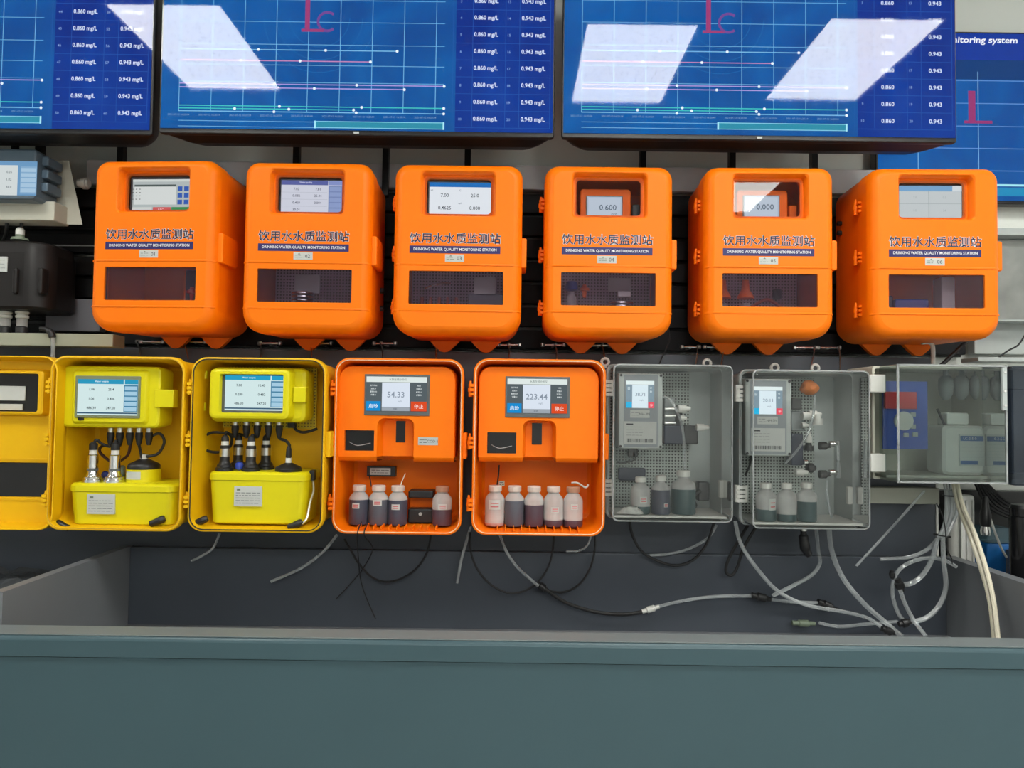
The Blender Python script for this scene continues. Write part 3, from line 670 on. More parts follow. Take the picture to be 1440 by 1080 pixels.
hm = Lb(287, 527, .05); hn = Lb(285, 572, .05)
for h_ in (hm, hn): MB().cyl((h_.x, .055, h_.z - .009), (h_.x, .055, h_.z + .009), .006).build('pod_hinge', YELLOW_BRIGHT, podb)
a0, a1, b0, b1 = lr(Lb, 316, 446, 514, 602, .13)
MB().box(a0, a1, .125, .13, b0, b1).build('pegboard', PEG_YEL, yb, smooth=False)
# sockets, cables, tanks
def cable(root, pts, r=.0032, mt=RUBBER, name='cable'): return MB().tube(pts, r, 8, 6).build(name, mt, root)
def socket(root, Lf, px, py, e):
    a = Lf(px, py, e)
    MB().cyl((a.x, a.y, a.z), (a.x, a.y, a.z - .012), .0065).build('socket_ring', STEEL, root)
    MB().rings([[(a.x + r_*math.cos(2*PI*k/12), a.y + r_*math.sin(2*PI*k/12), a.z - zz_) for k in range(12)] for r_, zz_ in ((.008, .010), (.0085, .02), (.006, .034), (.0042, .040))]).build('plug_boot', RUBBER, root)
    return Vector((a.x, a.y, a.z - .038))
sa = [socket(ya, La, p, 602, .065) for p in (156, 169, 183, 196, 210)]
sb = [socket(yb, Lb, p, 592, .075) for p in (331, 347, 362, 378, 393)]
def tank(root, Lf, x0, x1, y0, y1, e, lab):
    a0, a1, b0, b1 = lr(Lf, x0, x1, y0, y1, e)
    m = MB(); cx = (a0+a1)/2; d0, d1 = e, .15
    def ring(z, inset, r=.02, off=0): return [(x, y, z) for x, y in rr(cx, (d0+d1)/2, (a1-a0) - 2*inset, (d1-d0) - 2*inset, r, 5)]
    hz = b1 - b0
    m.rings([ring(b0, .012), ring(b0 + .004, .007), ring(b1 - .020, .002)])
    t = m.build('tank', YELLOW_BRIGHT, root)
    m = MB(); m.rings([ring(b1 - .019, 0), ring(b1 - .006, 0), ring(b1 - .001, .004), ring(b1, .009)]).build('tank_lid', YELLOW_BRIGHT, t)
    l0, l1, m0, m1 = lr(Lf, *lab, e)
    m = MB().box(l0, l1, e - .0012 + .002, e + .006, m0, m1, PAPER)
    txtrows(m, l0 + .004, l1 - .004, m0 + .004, m1 - .012, e + .0002, 5, MGREY, .0016); m.box(l0 + .006, l0 + .014, e + .0003, e + .003, m1 - .010, m1 - .005, GREENFIT)
    m.build('paper_label', None, t, smooth=False, recalc=False)
    return a0, a1, b0, b1
ta = tank(ya, La, 93, 246, 680, 740, .025, (122, 161, 695, 723))
tb = tank(yb, Lb, 290, 432, 664, 738, .025, (329, 368, 684, 712))
def sensor(root, c, h, r, kind, base_r):
    if kind == 'steel':
        s_ = MB().lathe(c, [(base_r, 0), (base_r, .006), (base_r*.9, .007), (base_r*.92, .012), (r*1.35, .013), (r*1.1, .018), (r, .03), (r, h*.75), (r*.85, h*.77)], 20).build('sensor', CHROME, root)
        MB().lathe((c[0], c[1], c[2] + .02), [(r*1.04, 0), (r*1.04, .012)], 18).build('dark_band', SCREENGREY, s_)
        MB().lathe((c[0], c[1], c[2] + h*.68), [(r*.95, 0), (r*.95, .006), (r*.8, .008)], 18).build('dark_band', SCREENGREY, s_)
        MB().lathe((c[0], c[1], c[2] + h*.77), [(r*.72, 0), (r*.72, .012)], 16).build('collar', WHITEP, s_)
        MB().lathe((c[0], c[1], c[2] + h*.77 + .011), [(r*.8, 0), (r*.8, .014), (r*.4, .018)], 16).build('plug_boot', RUBBER, s_)
    else:
        s_ = MB().lathe(c, [(base_r, 0), (base_r, .007), (base_r*.85, .009), (base_r*.82, .014), (r*1.1, .018), (r, .024), (r, h*.72), (r*.85, h*.74)], 20).build('sensor', BLACK, root)
        MB().lathe((c[0], c[1], c[2] + h*.42), [(r*1.05, 0), (r*1.05, .018)], 18).build('silver_band', STEEL, s_)
        MB().lathe((c[0], c[1], c[2] + h*.74), [(r*.75, 0), (r*.75, .010)], 16).build('collar', WHITEP, s_)
        MB().lathe((c[0], c[1], c[2] + h*.74 + .0095), [(r*.8, 0), (r*.7, .010), (r*.35, .014)], 16).build('plug_boot', RUBBER, s_)
    return Vector((c[0], c[1], c[2] + h*.77 + .022))
def at(Lf, px, e, z): a = Lf(px, 640, e); return (a.x, a.y, z)
p1 = sensor(ya, at(La, 131, .055, ta[3]), .082, .0115, 'steel', .0225)
p2 = sensor(ya, at(La, 162, .055, ta[3]), .082, .0120, 'steel', .0225)
cc = at(La, 203, .085, ta[3] - .001)
MB().lathe(cc, [(.038, 0), (.037, .030)], 28).build('cell_collar', YELLOW_BRIGHT, ya)
cap = MB().lathe((cc[0], cc[1], cc[2] + .0305), [(.035, 0), (.036, .006), (.033, .012), (.012, .022), (.006, .024)], 28).build('cell_cap', BLACK, ya)
MB().lathe((cc[0], cc[1], cc[2] + .052), [(.009, 0), (.009, .012)], 12).build('cap_collar', WHITEP, cap)
l = MB(); l.rings([[(cc[0] + .0385*math.sin(a), cc[1] - .0385*math.cos(a), cc[2] + z) for a in [-.75 + .15*k for k in range(8)]] for z in (.008, .026)], False, False, closed=False); l.build('paper_label', PAPER, ya)
bb_ = at(La, 149, .10, ta[3] + .012); MB().lathe(bb_, [(.002, -.009), (.007, -.006), (.009, 0), (.007, .006), (.002, .009)], 14).build('blue_float', BLUEBALL, ya)
bx_ = at(La, 172, .11, ta[3]); MB().lathe(bx_, [(.008, 0), (.008, .03), (.005, .034)], 12).build('rear_fitting', GREENFIT, ya)
for s0, pts in ((sa[0], [(145, 625, .07), (138, 618, .06)]), (sa[1], [(168, 628, .06), (162, 625, .055)])):
    pass
cable(ya, [sa[0], La(154, 628, .07), La(143, 624, .066), Vector(p1) + Vector((.004, .004, .012)), Vector(p1)])
cable(ya, [sa[1], La(166, 626, .07), La(163, 622, .06), Vector(p2) + Vector((0, 0, .010)), Vector(p2)])
cable(ya, [sa[2], La(183, 628, .07), La(178, 642, .08), La(160, 650, .095), La(144, 640, .09), La(140, 632, .085), La(146, 627, .08), La(170, 626, .08)], .0034, mat('maroon_cable', (.05, .012, .010), .5))
cable(ya, [sa[3], La(197, 632, .075), La(200, 645, .08), Vector((cc[0], cc[1], cc[2] + .066))])
cable(ya, [sa[4], La(213, 614, .07), La(225, 610, .08), La(231, 622, .085), La(222, 638, .085), La(206, 642, .08)], .0034)
def drain(root, Lf, px, py, e, flip):
    a = Lf(px, py, e); sgn = -1 if flip else 1
    m = MB(); m.tube([a + Vector((-.016*sgn, 0, -.006)), a, a + Vector((.014*sgn, .004, .007))], [.0075, .0085, .0065], 10, 3); m.build('drain_fitting', BLACK, root)
drain(ya, La, 87, 739, .02, True); drain(ya, La, 222, 733, .02, False)
a = La(237, 694, .06); MB().rbox(a.x - .010, a.x + .010, .05, .075, a.z - .010, a.z + .009, .004, .003).build('inlet_valve', BLACK, ya)
cable(ya, [La(237, 700, .06), La(236, 712, .05), La(232, 724, .035), La(224, 732, .02)], .0028, STEEL, 'steel_pipe')
# right cabinet sensors
for px, e in ((316, .05), (353, .05), (335, .10), (374, .10)):
    c = at(Lb, px, e, tb[3]); tp = sensor(yb, c, .080, .0110, 'black', .0200)
    k = {316: 0, 335: 1, 353: 2, 374: 3}[px]
    if px == 316: cable(yb, [sb[0], Lb(330, 612, .075), Lb(300, 608, .07), Lb(284, 618, .07), Lb(288, 632, .07), Lb(306, 636, .07), Lb(322, 630, .085), Lb(326, 616, .07), Vector(tp) + Vector((.003, 0, .006)), Vector(tp)])
    else: cable(yb, [sb[k], (sb[k] + Vector(tp))/2 + Vector((.004, 0, 0)), Vector(tp)])
c = at(Lb, 406, .06, tb[3]); cap = MB().lathe(c, [(.030, 0), (.031, .006), (.028, .010), (.012, .018), (.007, .020)], 28).build('cell_cap', BLACK, yb)
MB().lathe((c[0], c[1], c[2] + .019), [(.007, 0), (.007, .012)], 12).build('cap_collar', WHITEP, cap)
cable(yb, [sb[4], Lb(394, 617, .075), Lb(402, 620, .07), Lb(407, 626, .066), Vector((c[0], c[1], c[2] + .055)), Vector((c[0], c[1], c[2] + .030))], .0036)
MB().lathe((c[0], c[1], c[2] + .030), [(.005, 0), (.007, .004), (.006, .022), (.004, .028)], 12).build('cap_boot', RUBBER, yb)
b_ = at(Lb, 337, .045, tb[3] + .012); MB().lathe(b_, [(.002, -.010), (.008, -.007), (.010, 0), (.008, .007), (.002, .010)], 14).build('blue_float', BLUEBALL, yb)
cable(yb, [Lb(412, 592, .10), Lb(416, 604, .1), Lb(428, 608, .1), Lb(446, 603, .10)], .0034)
a = Lb(410, 597, .1); MB().rbox(a.x - .009, a.x + .009, .095, .115, a.z - .008, a.z + .008, .003, .002).build('cable_gland', BLACK, yb)
drain(yb, Lb, 282, 733, .02, False); drain(yb, Lb, 416, 738, .02, False)
cable(yb, [Lb(440, 675, .06), Lb(441, 690, .05), Lb(436, 708, .035), Lb(432, 728, .025), Lb(424, 737, .02)], .0032, STEEL, 'steel_pipe')
a = Lb(440, 668, .06); MB().rbox(a.x - .006, a.x + .006, .05, .07, a.z - .012, a.z + .012, .003, .002).build('inlet_valve', BLACK, yb)
# ---------------- opened lid of the left yellow cabinet
Y = 1.61; s = Y / F
lid_loc = P(-23, 745, Y) - ya.location
W, H = 190*s, 244*s; C = H/2
X = lambda p: (p + 23)*s
Z = lambda p: (745 - p)*s
m = MB(); m.prof(0, C, W, H, .034, [(.003, .004), (0, .002), (.001, 0), (.03, 0), (.05, .006), (.058, .014)], False, False, n=8)
wu = (X(-85), X(36), Z(580), Z(525)); wl = (X(-100), X(51), Z(701), Z(655))
holes = [rr((a+b)/2, (c+d)/2, b-a, d-c, .006, 5) for a, b, c, d in (wu, wl)]
m.holeface(rr(0, C, W - .028, H - .028, .024, 8), holes, .058)
m.prof(0, C, W - .008, H - .008, .031, [(.003, 0), (.045, .006)], False, False, n=8)
m.holeface(rr(0, C, W - .020, H - .020, .028, 8), [rr((a+b)/2, (c+d)/2, b-a+.03, d-c+.02, .010, 5) if i == 0 else rr((a+b)/2, (c+d)/2, b-a+.008, d-c+.008, .004, 5) for i, (a, b, c, d) in enumerate((wu, wl))], .045)
(a, b, c, d) = wu; m.prof((a+b)/2, (c+d)/2, b-a+.03, d-c+.02, .010, [(.045, 0), (.026, .004), (.024, .008)], False, False)
m.holeface(rr((a+b)/2, (c+d)/2, b-a+.014, d-c+.004, .006, 5), [rr((a+b)/2, (c+d)/2, b-a, d-c, .006, 5)], .024)
m.prof((a+b)/2, (c+d)/2, b-a, d-c, .006, [(.024, 0), (.058, 0)], False, False)
(a, b, c, d) = wl; m.prof((a+b)/2, (c+d)/2, b-a+.008, d-c+.008, .004, [(.045, 0), (.058, .004)], False, False)
lid = m.build('open_lid', YELLOW, ya); lid.location = lid_loc; lid['label'] = 'lid swung fully open, inside facing out'
MB().box(wu[0], wu[1], .050, .052, wu[2], wu[3]).build('window_pane', BLACKGLOSS, lid, smooth=False)
MB().box(wl[0] - .002, wl[1] + .002, .050, .052, wl[2] - .002, wl[3] + .002).build('window_pane', BLACKGLOSS, lid, smooth=False)
MB().rbox(X(-30), X(8), .046, .0495, Z(564), Z(543), .001, .0005).build('paper_sticker', PAPER, lid)
MB().rbox(X(-30), X(5), .046, .0495, Z(578), Z(569), .001, .0005).build('paper_sticker', PAPER, lid)
for p in (648, 706): MB().box(X(-110), X(60), .043, .0455, Z(p) - .002, Z(p) + .002).build('moulded_rib', YELLOW, lid, smooth=False)

# ---------------- orange reagent cabinets
def bottle(label, c, h, r, fill, liq, cap, lab=None, labcol=PAPER, shoulder=.74, squat=1.0, group='reagent bottles', neck=.55):
    root = thing('reagent_bottle', label, 'bottle', c, 0, group)
    hs = h * shoulder; rn = r * neck
    body = [(r*.93, 0), (r, .004), (r, hs*.86), (r*.93, hs*.95), (rn*1.15, hs + h*.06), (rn, hs + h*.08), (rn, h*.88)]
    zf = hs * (.86 if fill >= .86 else fill)
    up = [p for p in body if p[1] > zf + .001]
    MB().lathe((0, 0, 0), [(r, zf + .0003)] + up, 20).build('bottle_body', BOTTLE, root)
    MB().lathe((0, 0, 0), [(r*.93, 0), (r, .004), (r, zf)], 20).build('liquid', liq, root)
    MB().lathe((0, 0, h*.86), [(rn*1.22, 0), (rn*1.25, h*.015), (rn*1.25, h*.12), (rn*1.1, h*.14)], 18).build('cap', cap, root)
    if lab:
        u0, u1, v0, v1 = lab; m = MB(); n = 6
        m.rings([[(r*1.01*math.sin(u0 + (u1-u0)*k/n), -r*1.01*math.cos(u0 + (u1-u0)*k/n), h*z) for k in range(n+1)] for z in (v0, v1)], False, False, closed=False)
        ob = m.build('paper_label', labcol, root)
        m = MB()
        for j in range(2):
            z = h*(v0 + (v1-v0)*(.3 + .35*j)); um = u0 + (u1-u0)*.15; un = u0 + (u1-u0)*.85
            m.rings([[(r*1.02*math.sin(um + (un-um)*k/n), -r*1.02*math.cos(um + (un-um)*k/n), zz_) for k in range(n+1)] for zz_ in (z - .0012, z + .0012)], False, False, closed=False)
        m.build('label_print', PINKINK, ob)
    return root
DARKLIQ = mat('slate_liquid', (.060, .065, .095), .3); GREYLIQ = mat('grey_liquid', (.095, .10, .125), .3); PURPLQ = mat('purple_liquid', (.085, .055, .075), .3)
PALELIQ = mat('pinkish_liquid', (.50, .30, .28), .4); TEALLIQ = mat('dark_teal_liquid', (.045, .085, .090), .3)
CAPW = mat('off_white_cap', (.62, .52, .46), .5); CAPBROWN = mat('tan_cap', (.42, .22, .14), .5)
def reagent(label, x0, x1, y0, y1, Y, scr, arch, slot, hole, tagr, val):
    root, L, W, H = openbox('reagent_analyzer', label, x0, x1, y0, y1, Y, ORANGE, RIM_GLINT, hinge=HINGE_O, group='open orange reagent cabinets', clip=.009)
    # head: rounded module filling the upper half, with arch and window openings
    e = .022
    ax0, ax1, az0, az1 = lr(L, x0 + 11, x1 - 9, y0 + 11, y0 + 145, e)
    def R(t): return lr(L, *t, e)
    s0, s1, sz0, sz1 = R(scr); h0, h1, hz0, hz1 = R(hole); c0, c1, cz0, cz1 = R(arch)
    m = MB()
    o = [(ax1, az0 + .012), (ax1, az1 - .03)] + [(ax1 - .03 + .03*math.cos(t), az1 - .03 + .03*math.sin(t)) for t in [PI/2*k/6 for k in range(1, 7)]] + \
        [(ax0 + .03 - .03*math.sin(t), az1 - .03 + .03*math.cos(t)) for t in [PI/2*k/6 for k in range(1, 7)]] + [(ax0, az0 + .012)]
    ar = .018
    A = [(c0, az0 + .012)] + [(c0, cz1 - ar)] + [(c0 + ar - ar*math.cos(t), cz1 - ar + ar*math.sin(t)) for t in [PI/2*k/5 for k in range(1, 6)]] + \
        [(c1 - ar + ar*math.sin(t), cz1 - ar + ar*math.cos(t)) for t in [PI/2*k/5 for k in range(1, 6)]] + [(c1, az0 + .012)]
    outer = o + A
    hs = [rr((s0+s1)/2, (sz0+sz1)/2, s1-s0, sz1-sz0, .001, 2), rr((h0+h1)/2, (hz0+hz1)/2, h1-h0, hz1-hz0, .001, 2)]
    m.holeface(outer, hs, e)
    # outer side walls with a soft front edge, curved underside
    n = len(o); m.rings([[(x, e, z) for x, z in o], [(x + (.002 if x > 0 else -.002), e + .004, z + (.002 if z > az0 + .02 else 0)) for x, z in o], [(x + (.002 if x > 0 else -.002), .11, z + (.002 if z > az0 + .02 else 0)) for x, z in o]], False, False, closed=False)
    for xa, xb in ((ax0, c0), (c1, ax1)):
        rs = [[(x, y, z) for x in (xa, xb)] for y, z in ((e, az0 + .012), (e + .003, az0 + .005), (e + .010, az0 + .001), (e + .02, az0), (.11, az0))]
        m.rings(rs, False, False, closed=False)
    B = [(x * .9 + (c0+c1)/2*.1, z) for x, z in A]
    m.rings([[(x, e, z) for x, z in A], [((x - (c0+c1)/2)*.97 + (c0+c1)/2, e + .006, z) for x, z in A], [((x - (c0+c1)/2)*.82 + (c0+c1)/2, e + .036, z - (.004 if z > az0 + .02 else 0)) for x, z in A]], False, False, closed=False)
    bk = [((x - (c0+c1)/2)*.82 + (c0+c1)/2, z - (.004 if z > az0 + .02 else 0)) for x, z in A]
    m.quad(bk, e + .036)
    # floor of the arch
    m.add([(c0, e, az0 + .012), (c1, e, az0 + .012), (bk[-1][0], e + .036, az0 + .012), (bk[0][0], e + .036, az0 + .012), (c0, .11, az0), (c1, .11, az0)], [(2, 3, 4, 5)])
    for hh in ((h0, h1, hz0, hz1), ):
        m.prof((hh[0]+hh[1])/2, (hh[2]+hh[3])/2, hh[1]-hh[0], hh[3]-hh[2], .001, [(e, 0), (e + .012, 0)], False, False, n=2)
    head = m.build('analyzer_head', ORANGE, root)
    MB().box(h0 - .002, h1 + .002, e + .012, e + .016, hz0 - .002, hz1 + .002).build('dark_window', BLACKGLOSS, head, smooth=False)
    k = MB(); k.tube([(h0 + .01, e + .010, hz0 + .02), (h0 + .03, e + .008, hz0 + .012), (h1 - .01, e + .010, hz0 + .018)], .001, 6); k.build('fine_tube', CLEARTUBE, head)
    t0, t1, tz0, tz1 = lr(L, *slot, e + .036)
    MB().box(t0, t1, e + .0345, e + .0362, tz0, tz1).build('sight_slot', BLACKGLOSS, head, smooth=False)
    # screen
    b = MB().rbox(s0 - .0005, s1 + .0005, e - .0025, e + .01, sz0 - .0005, sz1 + .0005, .001, .0008).build('screen_bezel', SCREENGREY, head)
    i0, i1, j0, j1 = s0 + .004, s1 - .006, sz0 + .010, sz1 - .005
    panel_screen(head, i0, i1, j0, j1, e - .003, [(0, 0, 1, 1, '#5a6468'), (0, 0, 1, .16, '#e4eeea'), (.26, .17, .72, .90, '#dfe9f6'), (.26, .88, .72, 1, '#a2abb4'), (0, .72, .24, 1, '#1f8fd4'), (.74, .72, 1, 1, '#e2502a')],
        [('水质在线分析仪', .52, .08, .07, '#7c8c88'), (val, .49, .52, .17, '#8d99a8'), ('mg/L', .56, .72, .06, '#9aa6b4'), ('启动', .12, .86, .13, '#e8f6ff'), ('停止', .87, .86, .13, '#ffe8e0'), ('状态', .48, .94, .06, '#6c7680')]
        + [(t, .12, .26 + .09*q_, .05, '#e0e8e8') for q_, t in enumerate(('运行状态', '温度25', '量程0-50', '流量12'))] + [(t, .87, .26 + .09*q_, .05, '#e0e8e8') for q_, t in enumerate(('时间', '周期60', '标定0.5', '报警无'))])
    if tagr:
        g0, g1, gz0, gz1 = R(tagr); tg = MB().box(g0, g1, e - .0008, e + .0005, gz0, gz1, LGREY)
        txtrows(tg, g0 + .003, g0 + .02, gz0 + .003, gz1 - .003, e - .0012, 2, INK); tg.text('COD-5', g0 + .034, (gz0+gz1)/2, e - .0012, h=.006, m=INK); tg.build('name_plate', None, head, smooth=False, recalc=False)
    # bottle rack ribs on the floor
    ribm = MB()
    rib = MB().box(-.001, .001, .006, .05, .006, .014).mesh('floor_rib', ORANGE, False)
    for k in range(11): obj('floor_rib', rib, root, (-W/2 + .06 + (W - .12)*k/10, 0, .004))
    return root, L, W, H
oa, Lo, Wo, Ho = reagent('open orange reagent cabinet with four bottles and a black bracket, next to the yellow one', 466, 648, 505, 752, 1.65,
    (513, 604, 527, 584), (530, 582, 588, 650), (557, 570, 592, 622), (484, 526, 605, 634), (588, 616, 615, 626), '54.33')
ob_, Lp, Wp, Hp = reagent('open orange reagent cabinet with five bottles in a row, next to the clear one', 663, 850, 506, 754, 1.65,
    (711, 801, 530, 587), (735, 782, 591, 652), (748, 762, 595, 625), (685, 726, 608, 638), None, '223.44')
def ob_at(root, L, px, e, W): a = L(px, 700, e); return root.location + Vector((a.x, a.y, .0145))
EB = .062
for px, h, lab, fill, liq, cap, lb in (
    (505, .092, 'dark filled bottle at the left end of the four-bottle orange cabinet', .93, DARKLIQ, CAPW, (-.5, .25, .42, .56)),
    (532.5, .092, 'dark filled bottle, second in the four-bottle orange cabinet', .93, GREYLIQ, CAPW, (-.4, .5, .50, .64)),
    (559.5, .092, 'dark filled bottle with a thin tube, beside the black bracket', .88, DARKLIQ, CAPW, (-.5, .35, .40, .54)),
    (622, .092, 'half-full bottle standing alone right of the black bracket', .55, PURPLQ, CAPBROWN, (-.3, .6, .42, .56))):
    bottle(lab, ob_at(oa, Lo, px, EB, Wo), h, .0235, fill, liq, cap, lb, group='bottles in the four-bottle cabinet')
for px, h, lab, fill, liq, cap, lb in (
    (696, .094, 'nearly empty pinkish bottle with white label, left end of the five', .10, PALELIQ, CAPW, (-.6, .6, .42, .66)),
    (723.5, .094, 'slate-filled bottle without a label, second of the five', .96, GREYLIQ, CAPW, None),
    (751, .094, 'bottle filled two thirds with dark liquid, middle of the five', .72, PURPLQ, CAPW, None),
    (778.5, .094, 'mostly empty milky bottle with dark dregs, fourth of the five', .22, PURPLQ, CAPW, (-.3, .5, .36, .5)),
    (806, .094, 'milky bottle with dark dregs and a boxed label, right end of the five', .22, PURPLQ, CAPBROWN, (-.3, .4, .44, .58))):
    bottle(lab, ob_at(ob_, Lp, px, EB, Wp), h, .0235, fill, liq, cap, lb, group='bottles in the five-bottle cabinet')
# small items in the orange cabinets
a0, a1, b0, b1 = lr(Lo, 516, 556, 656, 670, .13)
m = MB().box(a0, a1, .13, .15, b0, b1, BLACK).box(a0 + .008, a1 - .012, .128, .131, b0 + .004, b1 - .004, PAPER); txtrows(m, a0 + .012, a1 - .016, b0 + .006, b1 - .006, .1275, 2, INK); m.build('relay_plate', None, oa, smooth=False, recalc=False)
a0, a1, b0, b1 = lr(Lo, 575, 608, 684, 733, .08)
br = thing('bottle_bracket', 'black bracket with two bars between bottles in the orange cabinet', 'bracket', oa.location + Vector(((a0+a1)/2, .08, .0145)))
w2 = (a1 - a0)/2 + .002; hh = b1 - b0
MB().rbox(-w2, w2, 0, .05, hh - .024, hh - .006, .004, .003).build('upper_bar', BLACK, br)
MB().rbox(-w2, w2, 0, .05, .0, .034, .004, .003).build('lower_bar', BLACK, br)
MB().box(-w2, w2, .035, .05, .034, hh - .024).build('back_plate', ORANGE_IN, br, smooth=False)
MB().cyl((0, -.003, .022), (0, .004, .022), .004).build('screw', STEEL, br)
a = Lp(706, 680, .1); m = MB().box(a.x - .008, a.x + .006, .1, .106, a.z - .006, a.z + .006, CREAM); txtrows(m, a.x - .006, a.x + .005, a.z - .005, a.z + .005, .0995, 2, INK); m.build('cable_tag', None, ob_, smooth=False, recalc=False)
cable(ob_, [Lp(702, 654, .09), Lp(701, 668, .095), Lp(699, 682, .08)], .0018)
cable(ob_, [Lp(804, 679, .07), Lp(812, 679, .06), Lp(822, 685, .06), Lp(826, 684, .06), Lp(827, 681, .06)], .0022, WHITEP, 'white_hose')
cable(oa, [Lo(563, 684, .055), Lo(566, 675, .06), Lo(570, 666, .07)], .0012, CREAM, 'fine_tube')
cable(oa, [Lo(522, 684, .06), Lo(521, 676, .07), Lo(519, 668, .09)], .0014, RUBBER, 'fine_wire')

# ================================================================== clear-lidded cabinets
HW = MB()
for i in range(4): HW.box(-.010, .012, -.006, .012, -.020 + .0105*i, -.0125 + .0105*i)
HW.box(-.012, -.002, -.002, .014, -.020, .020); HW.box(.010, .016, -.002, .012, -.020, .020)
HINGE_W = HW.mesh('cover_hinge', WHITEP)
LATCH_W = MB().rbox(-.006, .006, -.008, .004, -.021, .021, .003, .002).mesh('cover_latch', WHITEP)
def clearbox(label, x0, x1, y0, y1, Y, ctl, val):
    root = thing('clear_cabinet', label, 'cabinet', P((x0+x1)/2, y1, Y), 0, 'clear-lidded cabinets')
    s = Y / F; W, H = (x1-x0)*s, (y1-y0)*s; C = H/2; D0, D1 = .085, .185
    m = MB(); m.prof(0, C, W + .012, H + .008, .016, [(D0, .007), (D0, 0), (D0 + .012, 0), (D0 + .014, .005), (D1 - .004, .006), (D1, .010)], False, True)
    m.prof(0, C, W + .012 - .014, H + .008 - .014, .010, [(D0, 0), (D1 - .006, .002)], False, True)
    m.build('shell', LGREY, root)
    m = MB(); m.prof(0, C, W, H, .012, [(D0 - .001, 0), (.008, 0), (.002, .002), (0, .008)], False, True)
    m.build('clear_cover', CLEAR, root)
    m = MB(); 
    for y, i in ((D0 - .004, -.003), (.004, .001)): m.tube([(x, y, z) for x, z in rr(0, C, W - 2*i, H - 2*i, .012, 5)], .0022, 6, closed=True, raw=True)
    m.build('cover_rim', glass('rim_plastic', (.7, .73, .73), .1, 1.5, haze=.35, hazecol=(.75, .78, .78)), root)
    MB().box(-W/2 + .010, W/2 - .06, D1 - .022, D1 - .019, .012, H - .010).build('pegboard', PEG_GREY, root, smooth=False)
    MB().box(-W/2 + .006, W/2 - .006, D0 - .06, D1 - .02, .005, .010).build('base_tray', WHITEP, root, smooth=False)
    loc = root.location.copy()
    def L(px, py, e): return P(px, py, Y + e) - loc
    # controller
    e = .060; a0, a1, b0, b1 = lr(L, *ctl, e); cw, ch = a1-a0, b1-b0
    ct = MB().rbox(a0, a1, e, e + .07, b0, b1, .004, .003).build('controller', LGREY, root)
    MB().box(a0 + .012, a1 - .012, e - .001, e + .002, b0 + .004, b1 - .004).build('face_strip', mat('controller_face', (.24, .27, .29), .45), ct, smooth=False)
    for x in (a0 + .005, a1 - .005):
        for z in (b0 + .005, b1 - .005): MB().cyl((x, e - .0015, z), (x, e + .002, z), .0032, seg=10).build('screw', INK, ct)
    i0, i1, j0, j1 = a0 + cw*.16, a0 + cw*.80, b1 - ch*.46, b1 - ch*.10
    panel_screen(ct, i0, i1, j0, j1, e - .0015, [(0, 0, 1, 1, '#7f95a2'), (0, 0, 1, .14, '#eaf6f6'), (.22, .15, .78, 1, '#e2f2fa'), (0, .78, .21, 1, '#12b4e8'), (.79, .78, 1, 1, '#f0485c')],
        [(val, .5, .5, .13, '#7f95a8'), ('mg/L', .55, .72, .07, '#90a4b4'), ('日', .1, .28, .1, '#e6f4f8'), ('分', .88, .26, .08, '#e6f4f8'), ('秒', .88, .4, .08, '#e6f4f8'), ('停', .9, .89, .1, '#ffd8d8')])
    q0, q1, r0, r1 = a0 + cw*.26, a0 + cw*.70, b1 - ch*.59, b1 - ch*.49
    m = MB().box(q0, q1, e - .0014, e, r0, r1, PAPER); txtrows(m, q0 + .003, q0 + .02, r0 + .003, r1 - .003, e - .0019, 2, MGREY); m.text('NH-3N', q0 + .034, (r0+r1)/2, e - .0019, h=.0058, m=INK); m.build('name_plate', None, ct, smooth=False, recalc=False)
    q0, q1, r0, r1 = a0 + cw*.12, a0 + cw*.86, b1 - ch*.94, b1 - ch*.64
    m = MB().box(q0, q1, e - .0014, e, r0, r1, PAPER)
    m.rect(q0 + .006, q0 + .022, r1 - .008, r1 - .005, e - .0019, INK); txtrows(m, q0 + .006, q0 + .045, r0 + .018, r1 - .010, e - .0019, 4, MGREY, .001)
    x = q0 + .008
    while x < q1 - .010:
        bw = random.choice((.0006, .0012, .0018)); m.rect(x, x + bw, r0 + .004, r0 + .013, e - .0019, INK); x += bw + random.choice((.0008, .0014))
    m.build('spec_label', None, ct, smooth=False, recalc=False)
    for p in (.145, .81): obj('cover_hinge', HINGE_W, root, (-W/2 - .004, D0 - .004, H*(1-p)))
    return root, L, W, H
ga, Lg, Wg, Hg = clearbox('clear-lidded grey cabinet next to the orange one, a folded bag at its floor', 862, 1030, 514, 734, 1.64, (870, 932, 525, 631), '38.71')
gb, Lh, Wh, Hh = clearbox('clear-lidded grey cabinet on the right with an orange sponge inside', 1060, 1224, 522, 744, 1.64, (1048, 1113, 533, 641), '20:11')
obj('cover_latch', LATCH_W, ga, (Wg/2 - .004, .080, Hg*.19)); obj('cover_latch', LATCH_W, gb, (Wh/2 - .012, .080, Hh*.19))
# hanging eyes on top
for r_, xs in ((ga, (-Wg/2 - .006, Wg/2 - .03)), (gb, (-.045, .055))):
    hz = (Hg if r_ is ga else Hh)
    for x in xs:
        m = MB(); m.tube([(x + .009*math.cos(t), .11, hz + .012 + .009*math.sin(t)) for t in [2*PI*k/12 for k in range(12)]], .0035, 8, closed=True, raw=True); m.box(x - .004, x + .004, .106, .114, hz - .002, hz + .005); m.build('hanging_eye', WHITEP, r_)
